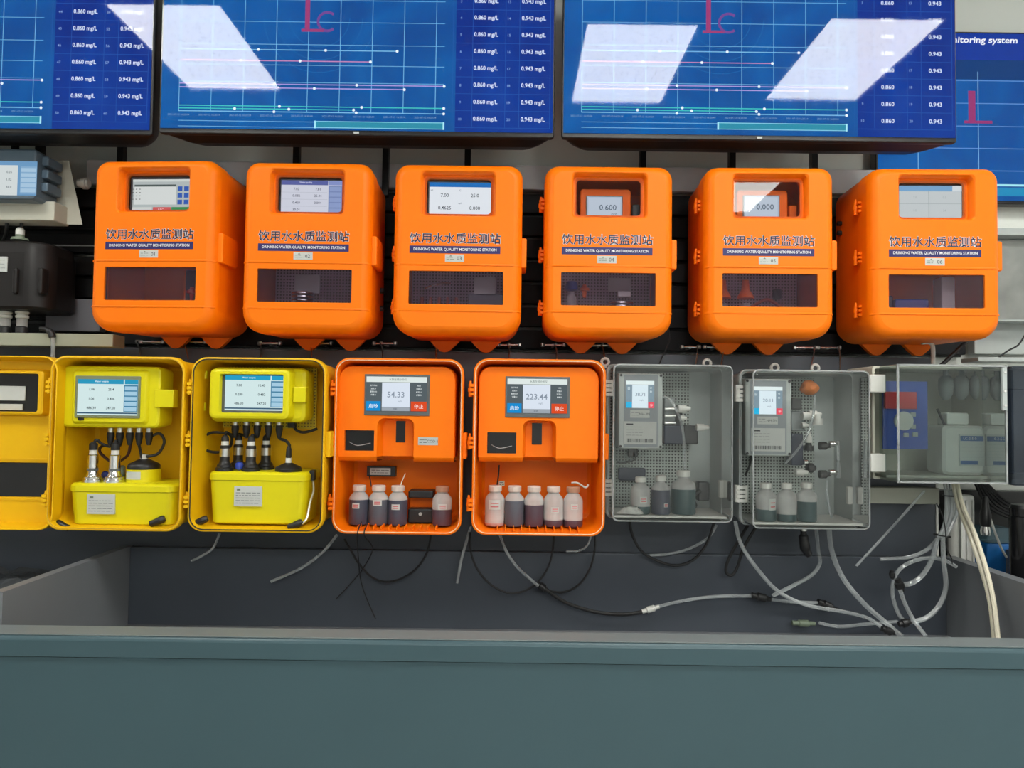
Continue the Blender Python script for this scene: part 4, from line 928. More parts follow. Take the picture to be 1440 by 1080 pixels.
# plumbing inside
def pump(root, L, x0, x1, y0, y1, e, mt=BLACK, d=.04):
    a0, a1, b0, b1 = lr(L, x0, x1, y0, y1, e); return MB().rbox(a0, a1, e, e + d, b0, b1, .004, .003).build('pump', mt, root)
def fitting(root, L, px, py, e, r=.008, ln=.02, ax='x', mt=WHITEP, name='white_fitting'):
    a = L(px, py, e); v = Vector((ln/2, 0, 0)) if ax == 'x' else (Vector((0, 0, ln/2)) if ax == 'z' else Vector((0, ln/2, 0)))
    m = MB(); m.cyl(a - v, a + v*.2, r, r, 12); m.cyl(a + v*.2, a + v, r*.7, r*.5, 12); return m.build(name, mt, root)
pump(ga, Lg, 934, 962, 598, 625, .10, DARKDEV); pump(ga, Lg, 934, 950, 560, 598, .11, MGREY); pump(ga, Lg, 962, 982, 598, 625, .11, BLACK); pump(ga, Lg, 948, 960, 570, 600, .12, BLACK)
m = MB()
for k in range(3): m.cyl(Lg(935, 575 + 10*k, .10), Lg(950, 575 + 10*k, .10), .004, seg=10)
m.build('manifold', STEEL, ga)
fitting(ga, Lg, 962, 575, .09, .010, .03); fitting(ga, Lg, 961, 588, .09, .007, .016); fitting(ga, Lg, 988, 601, .09, .009, .03)
cable(ga, [Lg(934, 557, .09), Lg(944, 564, .075), Lg(955, 585, .07), Lg(961, 612, .07), Lg(962, 640, .07), Lg(963, 660, .07)], .0030, CLEARTUBE, 'clear_hose')
cable(ga, [Lg(890, 634, .13), Lg(892, 645, .12), Lg(880, 650, .12), Lg(868, 650, .13)], .0028)
a = Lg(890, 636, .13); MB().rbox(a.x - .012, a.x + .012, .125, .145, a.z - .012, a.z + .010, .004, .003).build('plug', BLACK, ga)
pump(ga, Lg, 870, 908, 658, 676, .14, DARKDEV, .015); pump(ga, Lg, 982, 998, 678, 705, .10, BLACK, .03)
cable(ga, [Lg(985, 690, .10), Lg(975, 700, .09), Lg(978, 712, .08), Lg(965, 716, .07)], .004)
pump(gb, Lh, 1113, 1128, 560, 576, .10, BLACK); pump(gb, Lh, 1113, 1132, 578, 606, .11, MGREY); pump(gb, Lh, 1113, 1130, 610, 655, .10, DARKDEV)
fitting(gb, Lh, 1136, 585, .09, .010, .028); fitting(gb, Lh, 1150, 590, .09, .011, .026, 'z'); fitting(gb, Lh, 1146, 583, .10, .010, .03); fitting(gb, Lh, 1137, 615, .09, .008, .026, 'z'); fitting(gb, Lh, 1132, 598, .09, .007, .016)
fitting(gb, Lh, 1137, 628, .10, .012, .02, 'z', BLACK, 'black_fitting'); fitting(gb, Lh, 1134, 650, .09, .007, .014, 'x', CHROME, 'steel_nut'); fitting(gb, Lh, 1141, 658, .09, .012, .02, 'x', BLACK, 'black_fitting'); fitting(gb, Lh, 1127, 664, .085, .009, .03)
cable(gb, [Lh(1146, 556, .07), Lh(1144, 580, .07), Lh(1138, 605, .065), Lh(1122, 632, .065), Lh(1104, 652, .07)], .0030, CLEARTUBE, 'clear_hose')
for py in (627, 667):
    fitting(gb, Lh, 1160, py, .09, .010, .026, 'x', BLACK, 'black_fitting'); fitting(gb, Lh, 1172, py - 3, .085, .007, .02, 'x', CHROME, 'steel_nut')
MB().cyl(Lh(1178, 620, .09), Lh(1179, 672, .09), .0045).build('sight_tube', CLEARTUBE, gb)
cable(gb, [Lh(1163, 675, .09), Lh(1163, 695, .085), Lh(1167, 720, .07), Lh(1170, 727, .06)], .003, CLEARTUBE, 'clear_hose')
cable(gb, [Lh(1056, 640, .12), Lh(1054, 655, .12), Lh(1048, 668, .11)], .0028)
a = Lh(1138, 545, .10) + gb.location; m = MB(); m.rings([[(a.x + rr_*math.cos(t)*(1 + .12*math.sin(3*t + k)), a.y + dy, a.z + rr_*.82*math.sin(t)*(1 + .1*math.cos(2*t + k))) for t in [2*PI*j/16 for j in range(16)]] for k, (dy, rr_) in enumerate(((-.02, .006), (-.016, .015), (-.006, .021), (.006, .021), (.016, .013)))])
sp = m.build('sponge', SPONGE); tag(sp, 'orange sponge ball tucked in the top of the clear cabinet', 'sponge')
def floor_pt(root, L, px, e): a = L(px, 700, e); return root.location + Vector((a.x, a.y, .0112))
for px, e, h, r, fill, liq, lab, lb in ((900.5, .055, .086, .0230, .28, TEALLIQ, 'pale bottle with pinkish label beside the folded bag', (-.2, .55, .30, .48)), (929, .05, .090, .0225, .93, DARKLIQ, 'full dark bottle in the middle of the clear cabinet', (.15, .65, .20, .30)), (961, .06, .102, .0285, .78, TEALLIQ, 'largest dark bottle, with a tube in its neck', None)):
    bottle(lab, floor_pt(ga, Lg, px, e), h, r, fill, liq, WHITEP, lb, group='bottles in the first clear cabinet', neck=.45)
for px, e, h, r, fill, liq, lab, lb in ((1077, .05, .088, .0235, .42, TEALLIQ, 'half-filled milky bottle left of two others under the orange sponge', (0., .8, .30, .6)), (1106, .05, .088, .0230, .25, TEALLIQ, 'milky bottle with least liquid, between two others under the sponge', None), (1134, .05, .090, .0235, .70, TEALLIQ, 'fuller dark bottle on the right, under the white fittings', None)):
    bottle(lab, floor_pt(gb, Lh, px, e), h, r, fill, liq, WHITEP, lb, group='bottles in the second clear cabinet', neck=.45)
# folded plastic bag
a = floor_pt(ga, Lg, 885, .05); m = MB(); vs = []; nn = 10
rs = []
for k in range(5):
    z = .002 + .0035*k; rs.append([(a.x + (.030 - .004*k)*math.cos(2*PI*j/16)*(1 + .15*random.random()), a.y - .02 + (.016 - .002*k)*math.sin(2*PI*j/16)*(1 + .15*random.random()), a.z + z + .003*random.random()) for j in range(16)])
o = m.rings(rs).build('plastic_bag', mat('bag_film', (.55, .56, .53), .35, noise=.4, nscale=90)); tag(o, 'crumpled whitish plastic bag on the floor of the clear cabinet', 'bag')

# ================================================================== smoked cabinet at the right
Y = 1.60
root = thing('smoked_cabinet', 'beige cabinet with smoked transparent cover at the right, white jug inside', 'cabinet', P(1340, 680, Y), 0)
s = Y / F; loc = root.location.copy()
def Ls(px, py, e): return P(px, py, Y + e) - loc
W, H = 152*s, 167*s
m = MB(); m.prof(0, H/2, W + .03, H, .006, [(.085, .006), (.085, 0), (.215, 0), (.218, .003)], False, True, n=3); m.prof(0, H/2, W + .018, H - .012, .004, [(.085, 0), (.212, .001)], False, True, n=3)
m.build('shell', BEIGEBOX, root)
MB().prof(0, H/2, W, H, .005, [(.083, 0), (.004, 0), (0, .003)], False, True, n=3).build('smoked_cover', SMOKED, root)
e_ = MB()
for x in (-W/2, W/2): e_.box(x - .002, x + .002, -.001, .003, 0, H)
for z in (.002, H - .002): e_.box(-W/2, W/2, -.001, .003, z - .002, z + .002)
e_.build('cover_rim', glass('rim_plastic', (.7, .73, .73), .1), root, smooth=False)
LT = MB().rbox(-.02, .018, -.018, .012, -.021, .021, .003, .003).mesh('cover_latch', WHITEP)
for p in (540, 651): obj('cover_latch', LT, root, (-W/2 - .014, .075, Ls(1260, p, .07).z))
m = MB(); m.box(W/2 - .012, W/2 - .002, -.006, 0, H*.62, H*.98, LGREY)
for z in (.66, .78, .94): m.cyl((W/2 - .007, -.008, H*z), (W/2 - .007, -.004, H*z), .003, seg=8, m=CHROME)
m.build('cover_bracket', None, root, smooth=False)
a0, a1, b0, b1 = lr(Ls, 1252, 1308, 536, 632, .06)
a0 = -W/2 + .002
bd = MB().box(a0, a1, .07, .075, b0, b1).build('circuit_board', mat('blue_board', (.015, .08, .50), .4), root, smooth=False)
c0, c1, d0, d1 = lr(Ls, 1262, 1290, 551, 575, .06); MB().box(a0 + .002, c1, .062, .070, d0, d1).build('red_plate', mat('red_print', (.6, .015, .03), .4), bd, smooth=False)
a = Ls(1273, 592, .06); MB().cyl((a.x, .064, a.z), (a.x, .07, a.z), .022, seg=24).build('round_dial', WHITEP, bd)
for px, py in ((1287, 583), (1287, 600), (1290, 611), (1277, 612)):
    a = Ls(px, py, .06); MB().box(a.x - .006, a.x + .005, .066, .070, a.z - .005, a.z + .005).build('chip', LGREY, bd, smooth=False)
MB().box(-W/2 + .004, W/2 - .004, .06, .2, .006, .012).build('base_tray', BEIGEBOX, root, smooth=False)
for px in (1330, 1352, 1374):
    a = Ls(px, 545, .12); f_ = MB().lathe((a.x, .12, a.z), [(.006, -.03), (.014, -.018), (.017, 0), (.016, .02), (.010, .028)], 16).build('filter_cup', MGREY, root); MB().cyl((a.x, .12, a.z + .026), (a.x, .12, H - .004), .006).build('filter_stem', MGREY, f_)
cable(root, [Ls(1318, 575, .1), Ls(1325, 590, .09), Ls(1330, 605, .09), Ls(1322, 615, .09)], .003)
# jug
c = P(1343, 668, Y + .11); jr = thing('jug', 'white square jug with a blue and white label inside the smoked cabinet', 'jug', (c.x, c.y, root.location.z + .0128))
MB().prof(0, .058, .098, .116, .012, [(-.035, .006), (-.03, 0), (.03, 0), (.035, .006)]).build('jug_body', WHITEP, jr)
MB().rbox(-.03, .022, -.02, .02, .117, .146, .005, .003).build('jug_cap', WHITEP, jr)
m = MB().box(-.012, .046, -.0375, -.034, .022, .096, PAPER); m.rect(-.010, .044, .080, .092, -.038, mat('label_blue', (.02, .10, .30), .5)); m.text('LC-2-5-0', .012, .086, -.0383, h=.006, m=WHITETXT); m.rect(-.010, .03, .025, .034, -.038, mat('label_blue', (.02, .10, .30), .5)); txtrows(m, -.008, .042, .038, .076, -.038, 5, LGREY)
m.build('jug_label', None, jr, smooth=False, recalc=False)
# neighbour cabinet cut off by the frame
c = P(1500, 684, 1.66); nb = thing('blue_tinted_cabinet', 'cabinet with blue-tinted smoked cover cut off by the right edge', 'cabinet', c)
W2 = 150*1.66/F; H2 = 168*1.66/F
MB().prof(0, H2/2, W2, H2, .006, [(.06, 0), (.16, 0)], False, True, n=3).build('shell', MGREY, nb)
MB().prof(0, H2/2, W2, H2, .006, [(.058, 0), (.003, 0), (0, .003)], False, True, n=3).build('smoked_cover', glass('blue_smoked', (.30, .36, .44), .03, 1.5, haze=.12, hazecol=(.22, .28, .36)), nb)
MB().rbox(-W2/2 + .01, W2/2 - .02, .09, .12, .02, H2 - .05, .005, .003).build('control_unit', DARKDEV, nb)
# bar below it
a, b = P(1222, 685, 1.80), P(1320, 709, 1.80)
tag(MB().rbox(a.x, b.x, 1.795, 1.832, b.z, a.z, .002, .002).build('support_bar', BEIGE), 'short beige metal bar under the smoked cabinet', 'bar')
# backing plate and sleeve box right of the last orange station
Y = 1.90
a, b = P(1395, 320, Y), P(1560, 500, Y)
tag(MB().rbox(a.x - .05, b.x, Y, Y + .03, b.z, a.z, .003, .002).build('backing_plate', LGREY), 'pale grey backing plate right of the last orange station', 'plate')
Y = 1.84; root = thing('document_box', 'clear-fronted flat box holding crumpled film, right edge behind the last orange station', 'box', P(1455, 452, Y)); s = Y/F
W, H = 140*s, 126*s
MB().prof(0, H/2, W, H, .006, [(.002, .006), (.002, 0), (.05, 0)], False, True, n=3).prof(0, H/2, W - .012, H - .012, .004, [(.002, 0), (.045, .001)], False, True, n=3).build('shell', LGREY, root)
MB().rect(-W/2 + .004, W/2 - .004, .004, H - .004, .0015).build('front_pane', CLEAR, root, smooth=False)
MB().box(-W/2 + .012, W/2 - .012, .035, .04, .01, H - .012).build('paper_sheet', mat('sheet', (.42, .42, .40), .5, noise=.5, nscale=14), root, smooth=False)
MB().box(.015, .018, .006, .03, .008, H - .008).build('divider', WHITEP, root, smooth=False)
a, b = P(1372, 487, 1.80), P(1500, 512, 1.80)
tag(MB().rbox(a.x, b.x, 1.79, 1.86, P(1430, 509, 1.80).z, P(1430, 503, 1.80).z, .002, .001).build('ledge_strip', LGREY), 'thin pale ledge above the smoked cabinet', 'ledge')

# ================================================================== right corner clutter
root = thing('filter_column', 'off-white ribbed column standing behind the tube bundle', 'column', (P(1353, 790, 1.86).x, 1.865, FL + .0))
zt = P(1353, 696, 1.865).z - FL
m = MB(); m.lathe((0, 0, 0), [(.030, .002), (.030, zt - .004), (.027, zt)], 20); m.build('column_body', WHITEP, root)
for k in (-.018, -.004, .012): MB().box(k - .002, k + .002, -.034, -.026, .02, zt - .01).build('rib', WHITEP, root, smooth=False)
MB().lathe((0, 0, .10), [(.0312, 0), (.0312, .05)], 20).build('blue_band', BLUEBALL, root)
c = P(1407, 800, 1.84); root = thing('blue_container', 'bright blue plastic container with clear upper half in the right corner', 'container', (c.x, c.y, FL + .02))
zt = P(1407, 743, 1.84).z - FL - .02; zm = P(1407, 765, 1.84).z - FL - .02
MB().rbox(-.034, .034, 0, .06, 0, zm, .004, .003).build('base', BLUEBOX, root); MB().rbox(-.034, .034, 0, .06, zm + .001, zt, .004, .003).build('clear_top', glass('pale_clear', (.6, .75, .8), .1, 1.45, haze=.25, hazecol=(.3, .5, .6)), root)
c = P(1438, 800, 1.72); root = thing('black_cylinder', 'glossy black upright cylinder at the right edge beside the blue container', 'cylinder', (c.x, c.y, FL + .001))
zt = P(1438, 715, 1.72).z - FL
MB().lathe((0, 0, 0), [(.026, 0), (.027, .004), (.027, zt - .02), (.025, zt - .018), (.026, zt)], 24).build('cylinder_body', BLACKGLOSS, root); MB().lathe((0, 0, zt), [(.024, 0), (.022, .008)], 24).build('cylinder_cap', BLACK, root)
root = thing('probe_plug', 'black probe plug with white lead above the blue container', 'plug', P(1386, 740, 1.80))
m = MB().lathe((0, 0, 0), [(.010, 0), (.013, .006), (.013, .03), (.009, .045), (.006, .075)], 16).build('plug_body', BLACK, root); MB().lathe((0, 0, -.022), [(.011, 0), (.012, .010), (.010, .0215)], 16).build('steel_tip', CHROME, root)
MB().tube([(.003, 0, .05), (.012, -.01, .0), (.03, -.012, -.05), (.045, -.01, -.075)], .0028, 8).build('white_lead', WHITEP, root)
struct_dark = tag(MB().rbox(xr + .02, 2.3, 1.925, 1.948, .4, P(1400, 690, 1.93).z, .003, .002).build('dark_back_board', BLACK), 'black board behind the cables in the right corner', 'board')
for k in range(6):
    o = MB().tube([P(1372 + 3*k, 680, 1.86), P(1385 + 5*k, 706 - k, 1.85), P(1405 + 5*k, 722 - 2*k, 1.84), P(1440 + 4*k, 733 - 3*k, 1.83), P(1475, 738 - 3*k, 1.83)], .0042, 8).build('black_cable', RUBBER)
    tag(o, ('lowest', 'second lowest', 'third lowest', 'third highest', 'second highest', 'highest')[k] + ' black cable sagging in the bundle above the blue container', 'cable', 'black cables of the right corner bundle')

# ================================================================== left instruments
Y = 1.72; root = thing('wall_controller', 'beige wall controller with a dark-framed screen at the left edge', 'controller', P(20, 316, Y)); loc = root.location.copy()
def Lc(px, py, e): return P(px, py, Y + e) - loc
fo = [(-150, 222), (97, 226), (116, 316), (-150, 312)]
m = MB(); A = [Lc(x, y, .06) for x, y in fo]; B = [Lc(x, y, .20) for x, y in ((-150, 222), (90, 226), (112, 316), (-150, 312))]
C_ = [Lc(x, y, .02) for x, y in ((-150, 290), (80, 282), (86, 309), (-150, 303))]
m.rings([[tuple(p) for p in L] for L in (A, B)]); m.build('rear_housing', BEIGEBOX, root)
a0, a1, b0, b1 = lr(Lc, -150, 80, 283, 310, .02); MB().rbox(a0, a1, .01, .07, b0, b1, .003, .003).build('front_ledge', BEIGEBOX, root)
a0, a1, b0, b1 = lr(Lc, -150, 62, 214, 284, .0)
hd = MB().rbox(a0, a1, -.03, .055, b0, b1, .010, .006).build('screen_housing', mat('blue_grey_plastic', (.09, .13, .17), .35), root)
c0, c1, d0, d1 = lr(Lc, -140, 52, 226, 274, -.03)
panel_screen(hd, c0, c1, d0, d1, -.0306, [(0, 0, 1, 1, '#6f9cc4'), (0, .12, .86, 1, '#d4dcdc'), (.88, .15, 1, .95, '#88aecf')] + [(.885, .2 + .15*k, .995, .31 + .15*k, '#a9c8e0') for k in range(5)],
    [('7.00', .70, .32, .07, '#707a80'), ('0.26', .80, .32, .07, '#707a80'), ('24.1', .70, .54, .07, '#707a80'), ('1.02', .80, .54, .07, '#707a80'), ('0.00', .70, .76, .07, '#707a80'), ('36.0', .80, .76, .07, '#707a80')])
x_ = Lc(70, 240, .02).x
for k in range(3):
    z = Lc(70, 232 + 18*k, .02).z; MB().rbox(a1 - .001, a1 + .016, -.01, .045, z - .011, z + .011, .003, .003).build('side_grip', mat('blue_grey_plastic', (.09, .13, .17), .35), hd)
a = Lc(117, 258, .12); m = MB(); m.cyl((a.x - .012, .12, a.z), (a.x + .016, .12, a.z), .010); m.cyl((a.x + .0, .12, a.z), (a.x + .010, .12, a.z), .015); m.build('cable_gland', WHITEP, root)
for p in (1, 0):
    MB().box(Lc(20 + 5*p, 226, .15).x - .003, Lc(20 + 5*p, 226, .15).x + .003, .14, .15, Lc(22, 226, .15).z, Lc(22, 205, .15).z).build('hanger', BLACK, root, smooth=False)
# black tank
Y = 1.70; root = thing('black_tank', 'black rounded tank under the beige controller, small white label', 'tank', P(-10, 436, Y)); loc = root.location.copy()
def Lt(px, py, e): return P(px, py, Y + e) - loc
a0, a1, b0, b1 = lr(Lt, -110, 66, 338, 434, .03); cx = (a0+a1)/2
def ring(z, i): return [(x, y, z) for x, y in rr(cx, .10, a1 - a0 - 2*i, .16 - 2*i, .05, 7)]
m = MB().rings([ring(b0, .006), ring(b0 + .006, 0), ring(b1 - .03, 0), ring(b1 - .022, .003), ring(b1 - .006, .004), ring(b1, .012)]); m.build('tank_body', mat('tank_black', (.012, .010, .010), .45, spec=.3), root)
for px in (27, 62):
    a = Lt(px, 395, .03); MB().rbox(a.x - .007, a.x + .007, .012, .04, a.z - .035, a.z + .03, .006, .005).build('moulded_rib', mat('tank_black', (.012, .010, .010), .45, spec=.3), root)
a0, a1, b0, b1 = lr(Lt, -25, 11, 361, 382, .02); m = MB().box(a0, a1, .0175, .0225, b0, b1, PAPER); txtrows(m, a0 + .03, a1 - .004, b0 + .004, b1 - .004, .017, 3, MGREY); m.build('paper_label', None, root, smooth=False, recalc=False)
a = Lt(28, 336, .06); MB().lathe((a.x, .06, a.z - .004), [(.020, 0), (.018, .006), (.010, .008), (.009, .02)], 16).build('cable_gland', GREENFIT, root); MB().lathe((a.x, .06, a.z + .010), [(.010, 0), (.010, .012), (.006, .018)], 14).build('gland_nut', WHITEP, root)
MB().tube([(a.x, .06, a.z + .02), Lt(30, 312, .06), Lt(20, 303, .06), Lt(11, 308, .06), Lt(9, 325, .07), Lt(5, 338, .10)], .0042, 8).build('cable', RUBBER, root)
# shelf rail with fittings
a, b = P(-200, 468, 1.75), P(160, 488, 1.75)
tag(MB().rbox(a.x, b.x, 1.745, 1.80, P(80, 487, 1.75).z, P(80, 469, 1.75).z, .002, .002).build('shelf_rail', mat('olive_beige_metal', (.36, .37, .28), .5)), 'olive-beige rail under the black tank at the left', 'rail')
zr = P(80, 469, 1.77).z
for px, lab in ((6, 'white-collared sensor fitting at the left edge, under the black tank'), (30, 'white-collared sensor fitting with clear cell, right one under the black tank')):
    c = P(px, 462, 1.77); r_ = thing('sensor_fitting', lab, 'fitting', (c.x, 1.772, zr + .0005), 0, 'white-collared fittings')
    MB().lathe((0, 0, 0), [(.014, 0), (.014, .014), (.010, .016)], 16).build('black_base', BLACK, r_); MB().lathe((0, 0, .0162), [(.012, 0), (.012, .020)], 16).build('clear_cell', BOTTLE, r_); MB().lathe((0, 0, .0364), [(.013, 0), (.015, .002), (.015, .007), (.012, .008), (.012, .010), (.0155, .012), (.0155, .016), (.012, .018)], 16).build('white_collar', WHITEP, r_)
a, b = P(86, 420, 1.86), P(140, 466, 1.86)
tag(MB().rbox(a.x - .04, b.x, 1.86, 1.89, b.z, a.z, .003, .002).build('grey_plate', mat('mauve_grey_plate', (.14, .14, .16), .5)), 'plain grey plate beside the first orange station above the olive rail', 'plate')
for py, lab in ((345, 'upper thin metal wire rack bar left of the first orange station'), (360, 'lower thin metal wire rack bar left of the first orange station')):
    tag(MB().cyl(P(50 if py < 350 else 75, py, 1.86), P(190, py + 1, 1.86), .0022, seg=8).build('rack_bar', STEEL), lab, 'rack bar')
c = P(66, 468, 1.735); r_ = thing('elbow_fitting', 'black elbow fitting with clear tube on the olive rail', 'fitting', c)
MB().tube([(-.016, 0, .010), (0, 0, .008), (.010, 0, .0), (.014, 0, -.012)], [.006, .008, .007], 10, 4).build('elbow', BLACK, r_); MB().tube([(.014, 0, -.012), (.016, 0, -.03), (.017, .0, -.065)], .0045, 8).build('clear_tube', CLEARTUBE, r_)

# ================================================================== hooks
hooks = [(198, 230, 481, 194, 198, 503), (259, 289, 481, 259, 265, 505), (365, 394, 483, 367, 367, 503), (437, 466, 483, 438, 438, 502), (526, 556, 483, 537, 538, 504), (612, 635, 484, 613, 613, 503),
         (701, 731, 485, 716, 716, 505), (763, 793, 485, 782, 783, 505), (826, 857, 486, 848, 851, 512), (959, 983, 488, 982, 978, 513), (991, 1023, 488, 1018, 1014, 514), (1117, 1147, 489, 1146, 1140, 518), (1150, 1180, 489, 1181, 1181, 522)]
hl = ['over the left part of the first yellow cabinet', 'over the right part of the first yellow cabinet', 'over the middle of the second yellow cabinet', 'over the right end of the second yellow cabinet',
      'over the middle of the four-bottle cabinet', 'over the right end of the four-bottle cabinet', 'over the left part of the five-bottle cabinet', 'over the middle of the five-bottle cabinet',
      'at the corner of the five-bottle cabinet', 'left of the pair over the first clear cabinet', 'right of the pair over the first clear cabinet', 'left of the pair over the sponge cabinet', 'right of the pair over the sponge cabinet']
for (x0, x1, y, xa, xb, y2), l in zip(hooks, hl):
    a, b = P(x0, y, 1.86), P(x1, y, 1.86); c = (a + b)/2
    r_ = thing('hook', 'small steel hook bar with a wire, ' + l, 'hook', c, 0, 'steel hooks')
    MB().cyl(a - c, b - c, .0036, seg=10).build('bar', CHROME, r_)
    for p in (a, b): MB().lathe(tuple(p - c), [(.004, -.005), (.006, -.003), (.006, .003), (.004, .005)], 10).build('bar_end', STEEL, r_)
    MB().box(-.003, .003, .002, .06, -.004, .004).build('wall_pin', STEEL, r_, smooth=False)
    w0 = P(xa, y, 1.855) - c; w1 = P(xb, y2, 1.79) - c
    MB().tube([w0 + Vector((.002, 0, .004)), w0 + Vector((-.004, -.004, .002)), w0*.7 + w1*.3, w1], .0018, 6).build('wire', STEEL, r_)

# ================================================================== tubes and cables
def hose(name, label, pts, r, mt, Y=1.785, cat='tube', group=None):
    ps = [P(p[0], p[1], p[2] if len(p) > 2 else Y) for p in pts]
    o = MB().tube(ps, r, 8, 7).build(name, mt); return tag(o, label, cat, group)
def joint(label, x0, y0, x1, y1, r=.009, mt=BLACK, Y=1.785):
    a, b = P(x0, y0, Y), P(x1, y1, Y); d = (b - a)
    m = MB(); m.tube([a, a + d*.25, a + d*.3, a + d*.7, a + d*.75, b], [r*.7, r*.7, r, r, r*.7, r*.6], 12, raw=True)
    return tag(m.build('tube_connector', mt), label, 'connector')
CT, CB = .0042, .0026
hose('clear_tube', 'short clear tube hanging under the black-sensor yellow cabinet', [(309, 750), (300, 770), (285, 781), (269, 789)], .0030, CLEARTUBE)
hose('clear_tube', 'clear tube hanging out from between the yellow and orange cabinets', [(474, 752), (455, 775), (425, 798), (381, 818)], .0036, CLEARTUBE)
hose('black_cable', 'black cable in a wide loop under the four-bottle cabinet', [(484, 758), (494, 775), (505, 793), (522, 811), (541, 818), (563, 814), (585, 800), (600, 778), (606, 752)], CB, RUBBER, cat='cable')
hose('thin_wire', 'thin black wire crossing leftward below the four-bottle cabinet', [(518, 734, 1.68), (512, 752, 1.635), (524, 772, 1.72), (510, 800), (492, 822), (473, 842)], .0014, RUBBER, cat='wire')
hose('thin_wire', 'thin dark wire dropping rightward below the four-bottle cabinet', [(508, 734, 1.68), (502, 754, 1.635), (504, 785, 1.72), (507, 815), (516, 843), (528, 870)], .0014, RUBBER, cat='wire')
hose('clear_tube', 'clear tube hanging between the two orange reagent cabinets', [(662, 740), (655, 765), (648, 790), (643, 820)], .0036, CLEARTUBE)
hose('black_cable', 'black cable in a deep loop under the five-bottle cabinet', [(661, 748), (662, 775), (671, 800), (690, 822), (716, 834), (742, 829), (762, 812), (775, 786), (779, 752)], CB, RUBBER, Y=1.775, cat='cable')
hose('clear_tube', 'clear tube from the five-bottle cabinet down to the black knot', [(703, 752), (712, 775), (728, 798), (757, 824)], .0036, CLEARTUBE, Y=1.765)
joint('black cable knot below the five-bottle cabinet', 754, 820, 770, 831, .010)
hose('black_cable', 'black cable looping up right from the black knot', [(768, 830), (790, 833), (812, 824), (828, 803), (836, 776), (837, 750)], CB, RUBBER, cat='cable')
hose('clear_tube', 'short curved clear tube under the right end of the five-bottle cabinet', [(832, 752), (825, 768), (812, 775), (796, 775)], .0026, CLEARTUBE)
hose('black_cable', 'thick black cable from the knot to the white connector', [(768, 829), (795, 847), (835, 860), (875, 864), (906, 860)], .0044, RUBBER, cat='cable')
joint('white inline connector lying in the trough', 903, 860, 927, 853, .008, WHITEP)
hose('clear_tube', 'clear tube running right from the white connector', [(926, 853), (960, 845), (1005, 839), (1060, 838)], .0040, CLEARTUBE)
joint('black inline connector in the middle of the trough', 1057, 837, 1084, 843, .010)
hose('clear_tube', 'clear tube between the two black connectors in the trough', [(1084, 843), (1110, 846), (1150, 848)], .0040, CLEARTUBE)
joint('black branched connector in the trough', 1150, 846, 1176, 858, .011)
hose('clear_tube', 'long clear tube from the clear cabinet curving down across the trough', [(1034, 733), (1042, 765), (1065, 800), (1095, 832), (1135, 851), (1185, 860), (1222, 870), (1252, 892, 1.70)], .0046, CLEARTUBE, Y=1.735)
hose('clear_tube', 'clear tube dropping from the sponge cabinet to the counter lip', [(1166, 744), (1170, 775), (1185, 812), (1214, 848), (1246, 876), (1268, 895, 1.68)], .0058, CLEARTUBE, Y=1.72)
hose('black_cable', 'black cable in a loop under the first clear cabinet', [(885, 730), (889, 752), (903, 776), (928, 790), (952, 795), (975, 787), (993, 766), (1004, 735)], .0034, RUBBER, Y=1.79, cat='cable')
hose('clear_tube', 'clear tube curving behind the black loop under the first clear cabinet', [(1008, 738), (995, 757), (968, 772), (940, 779), (914, 781)], .0034, CLEARTUBE, Y=1.80)
hose('black_cable', 'narrow black cable loop between the two clear cabinets', [(1052, 738), (1036, 765), (1024, 788), (1021, 804), (1029, 809), (1037, 797), (1046, 770), (1065, 738)], .0038, RUBBER, Y=1.785, cat='cable')
hose('clear_tube', 'clear tube bending left under the sponge cabinet', [(1148, 742), (1151, 775), (1153, 792), (1142, 808), (1118, 822), (1086, 838)], .0046, CLEARTUBE, Y=1.77)
hose('clear_tube', 'thin straight clear tube slanting from the beige bar', [(1300, 690), (1262, 733), (1230, 768), (1204, 796)], .0030, CLEARTUBE, Y=1.75)
root = thing('strain_plug', 'black power plug hanging under the sponge cabinet', 'plug', P(1130, 745, 1.74))
MB().tube([(0, 0, 0), (0, 0, -.015), (.002, 0, -.032), (.006, 0, -.05), (.016, 0, -.062)], [.007, .011, .012, .009, .006], 12, 4).build('plug_body', BLACK, root); MB().cyl((0, 0, -.002), (0, 0, .008), .008, seg=12).build('plug_ring', STEEL, root)
# tube bundle on the right
for k, dx in enumerate((-7, -3, 1, 5, 9)):
    hose('clear_tube', ('leftmost', 'second from left', 'middle', 'second from right', 'rightmost')[k] + ' clear tube of the tied bundle below the smoked cabinet', [(1335 + dx, 672), (1338 + dx, 700), (1337 + dx*.9, 722), (1331 + dx*.6, 742), (1322 + dx*.6, 758)], .0044, CLEARTUBE, Y=1.745 + .006*(k % 2), group='bundled clear tubes')
for p, lab in ((697, 'upper black zip tie around the tube bundle'), (753, 'lower black zip tie around the tube bundle')):
    c = P(1337 if p < 720 else 1325, p, 1.748); m = MB(); m.tube([(c.x + .019*math.cos(t), c.y + .013*math.sin(t), c.z + .003*math.cos(t)*(-1 if p > 720 else 0)) for t in [2*PI*k/14 for k in range(14)]], .0016, 6, closed=True, raw=True)
    tag(m.build('zip_tie', RUBBER), lab, 'zip tie')
hose('clear_tube', 'clear tube leaving the bundle to the far left along the trough rim', [(1320, 756), (1302, 774), (1275, 784), (1238, 786)], .0046, CLEARTUBE, Y=1.74)
hose('clear_tube', 'clear tube curving from the bundle into the black side joint', [(1318, 758), (1311, 785), (1298, 808), (1282, 820), (1268, 822)], .0056, CLEARTUBE, Y=1.73)
hose('clear_tube', 'clear tube making the big round loop below the bundle', [(1326, 756), (1327, 790), (1330, 825), (1320, 852), (1300, 870), (1270, 876)], .0056, CLEARTUBE, Y=1.72)
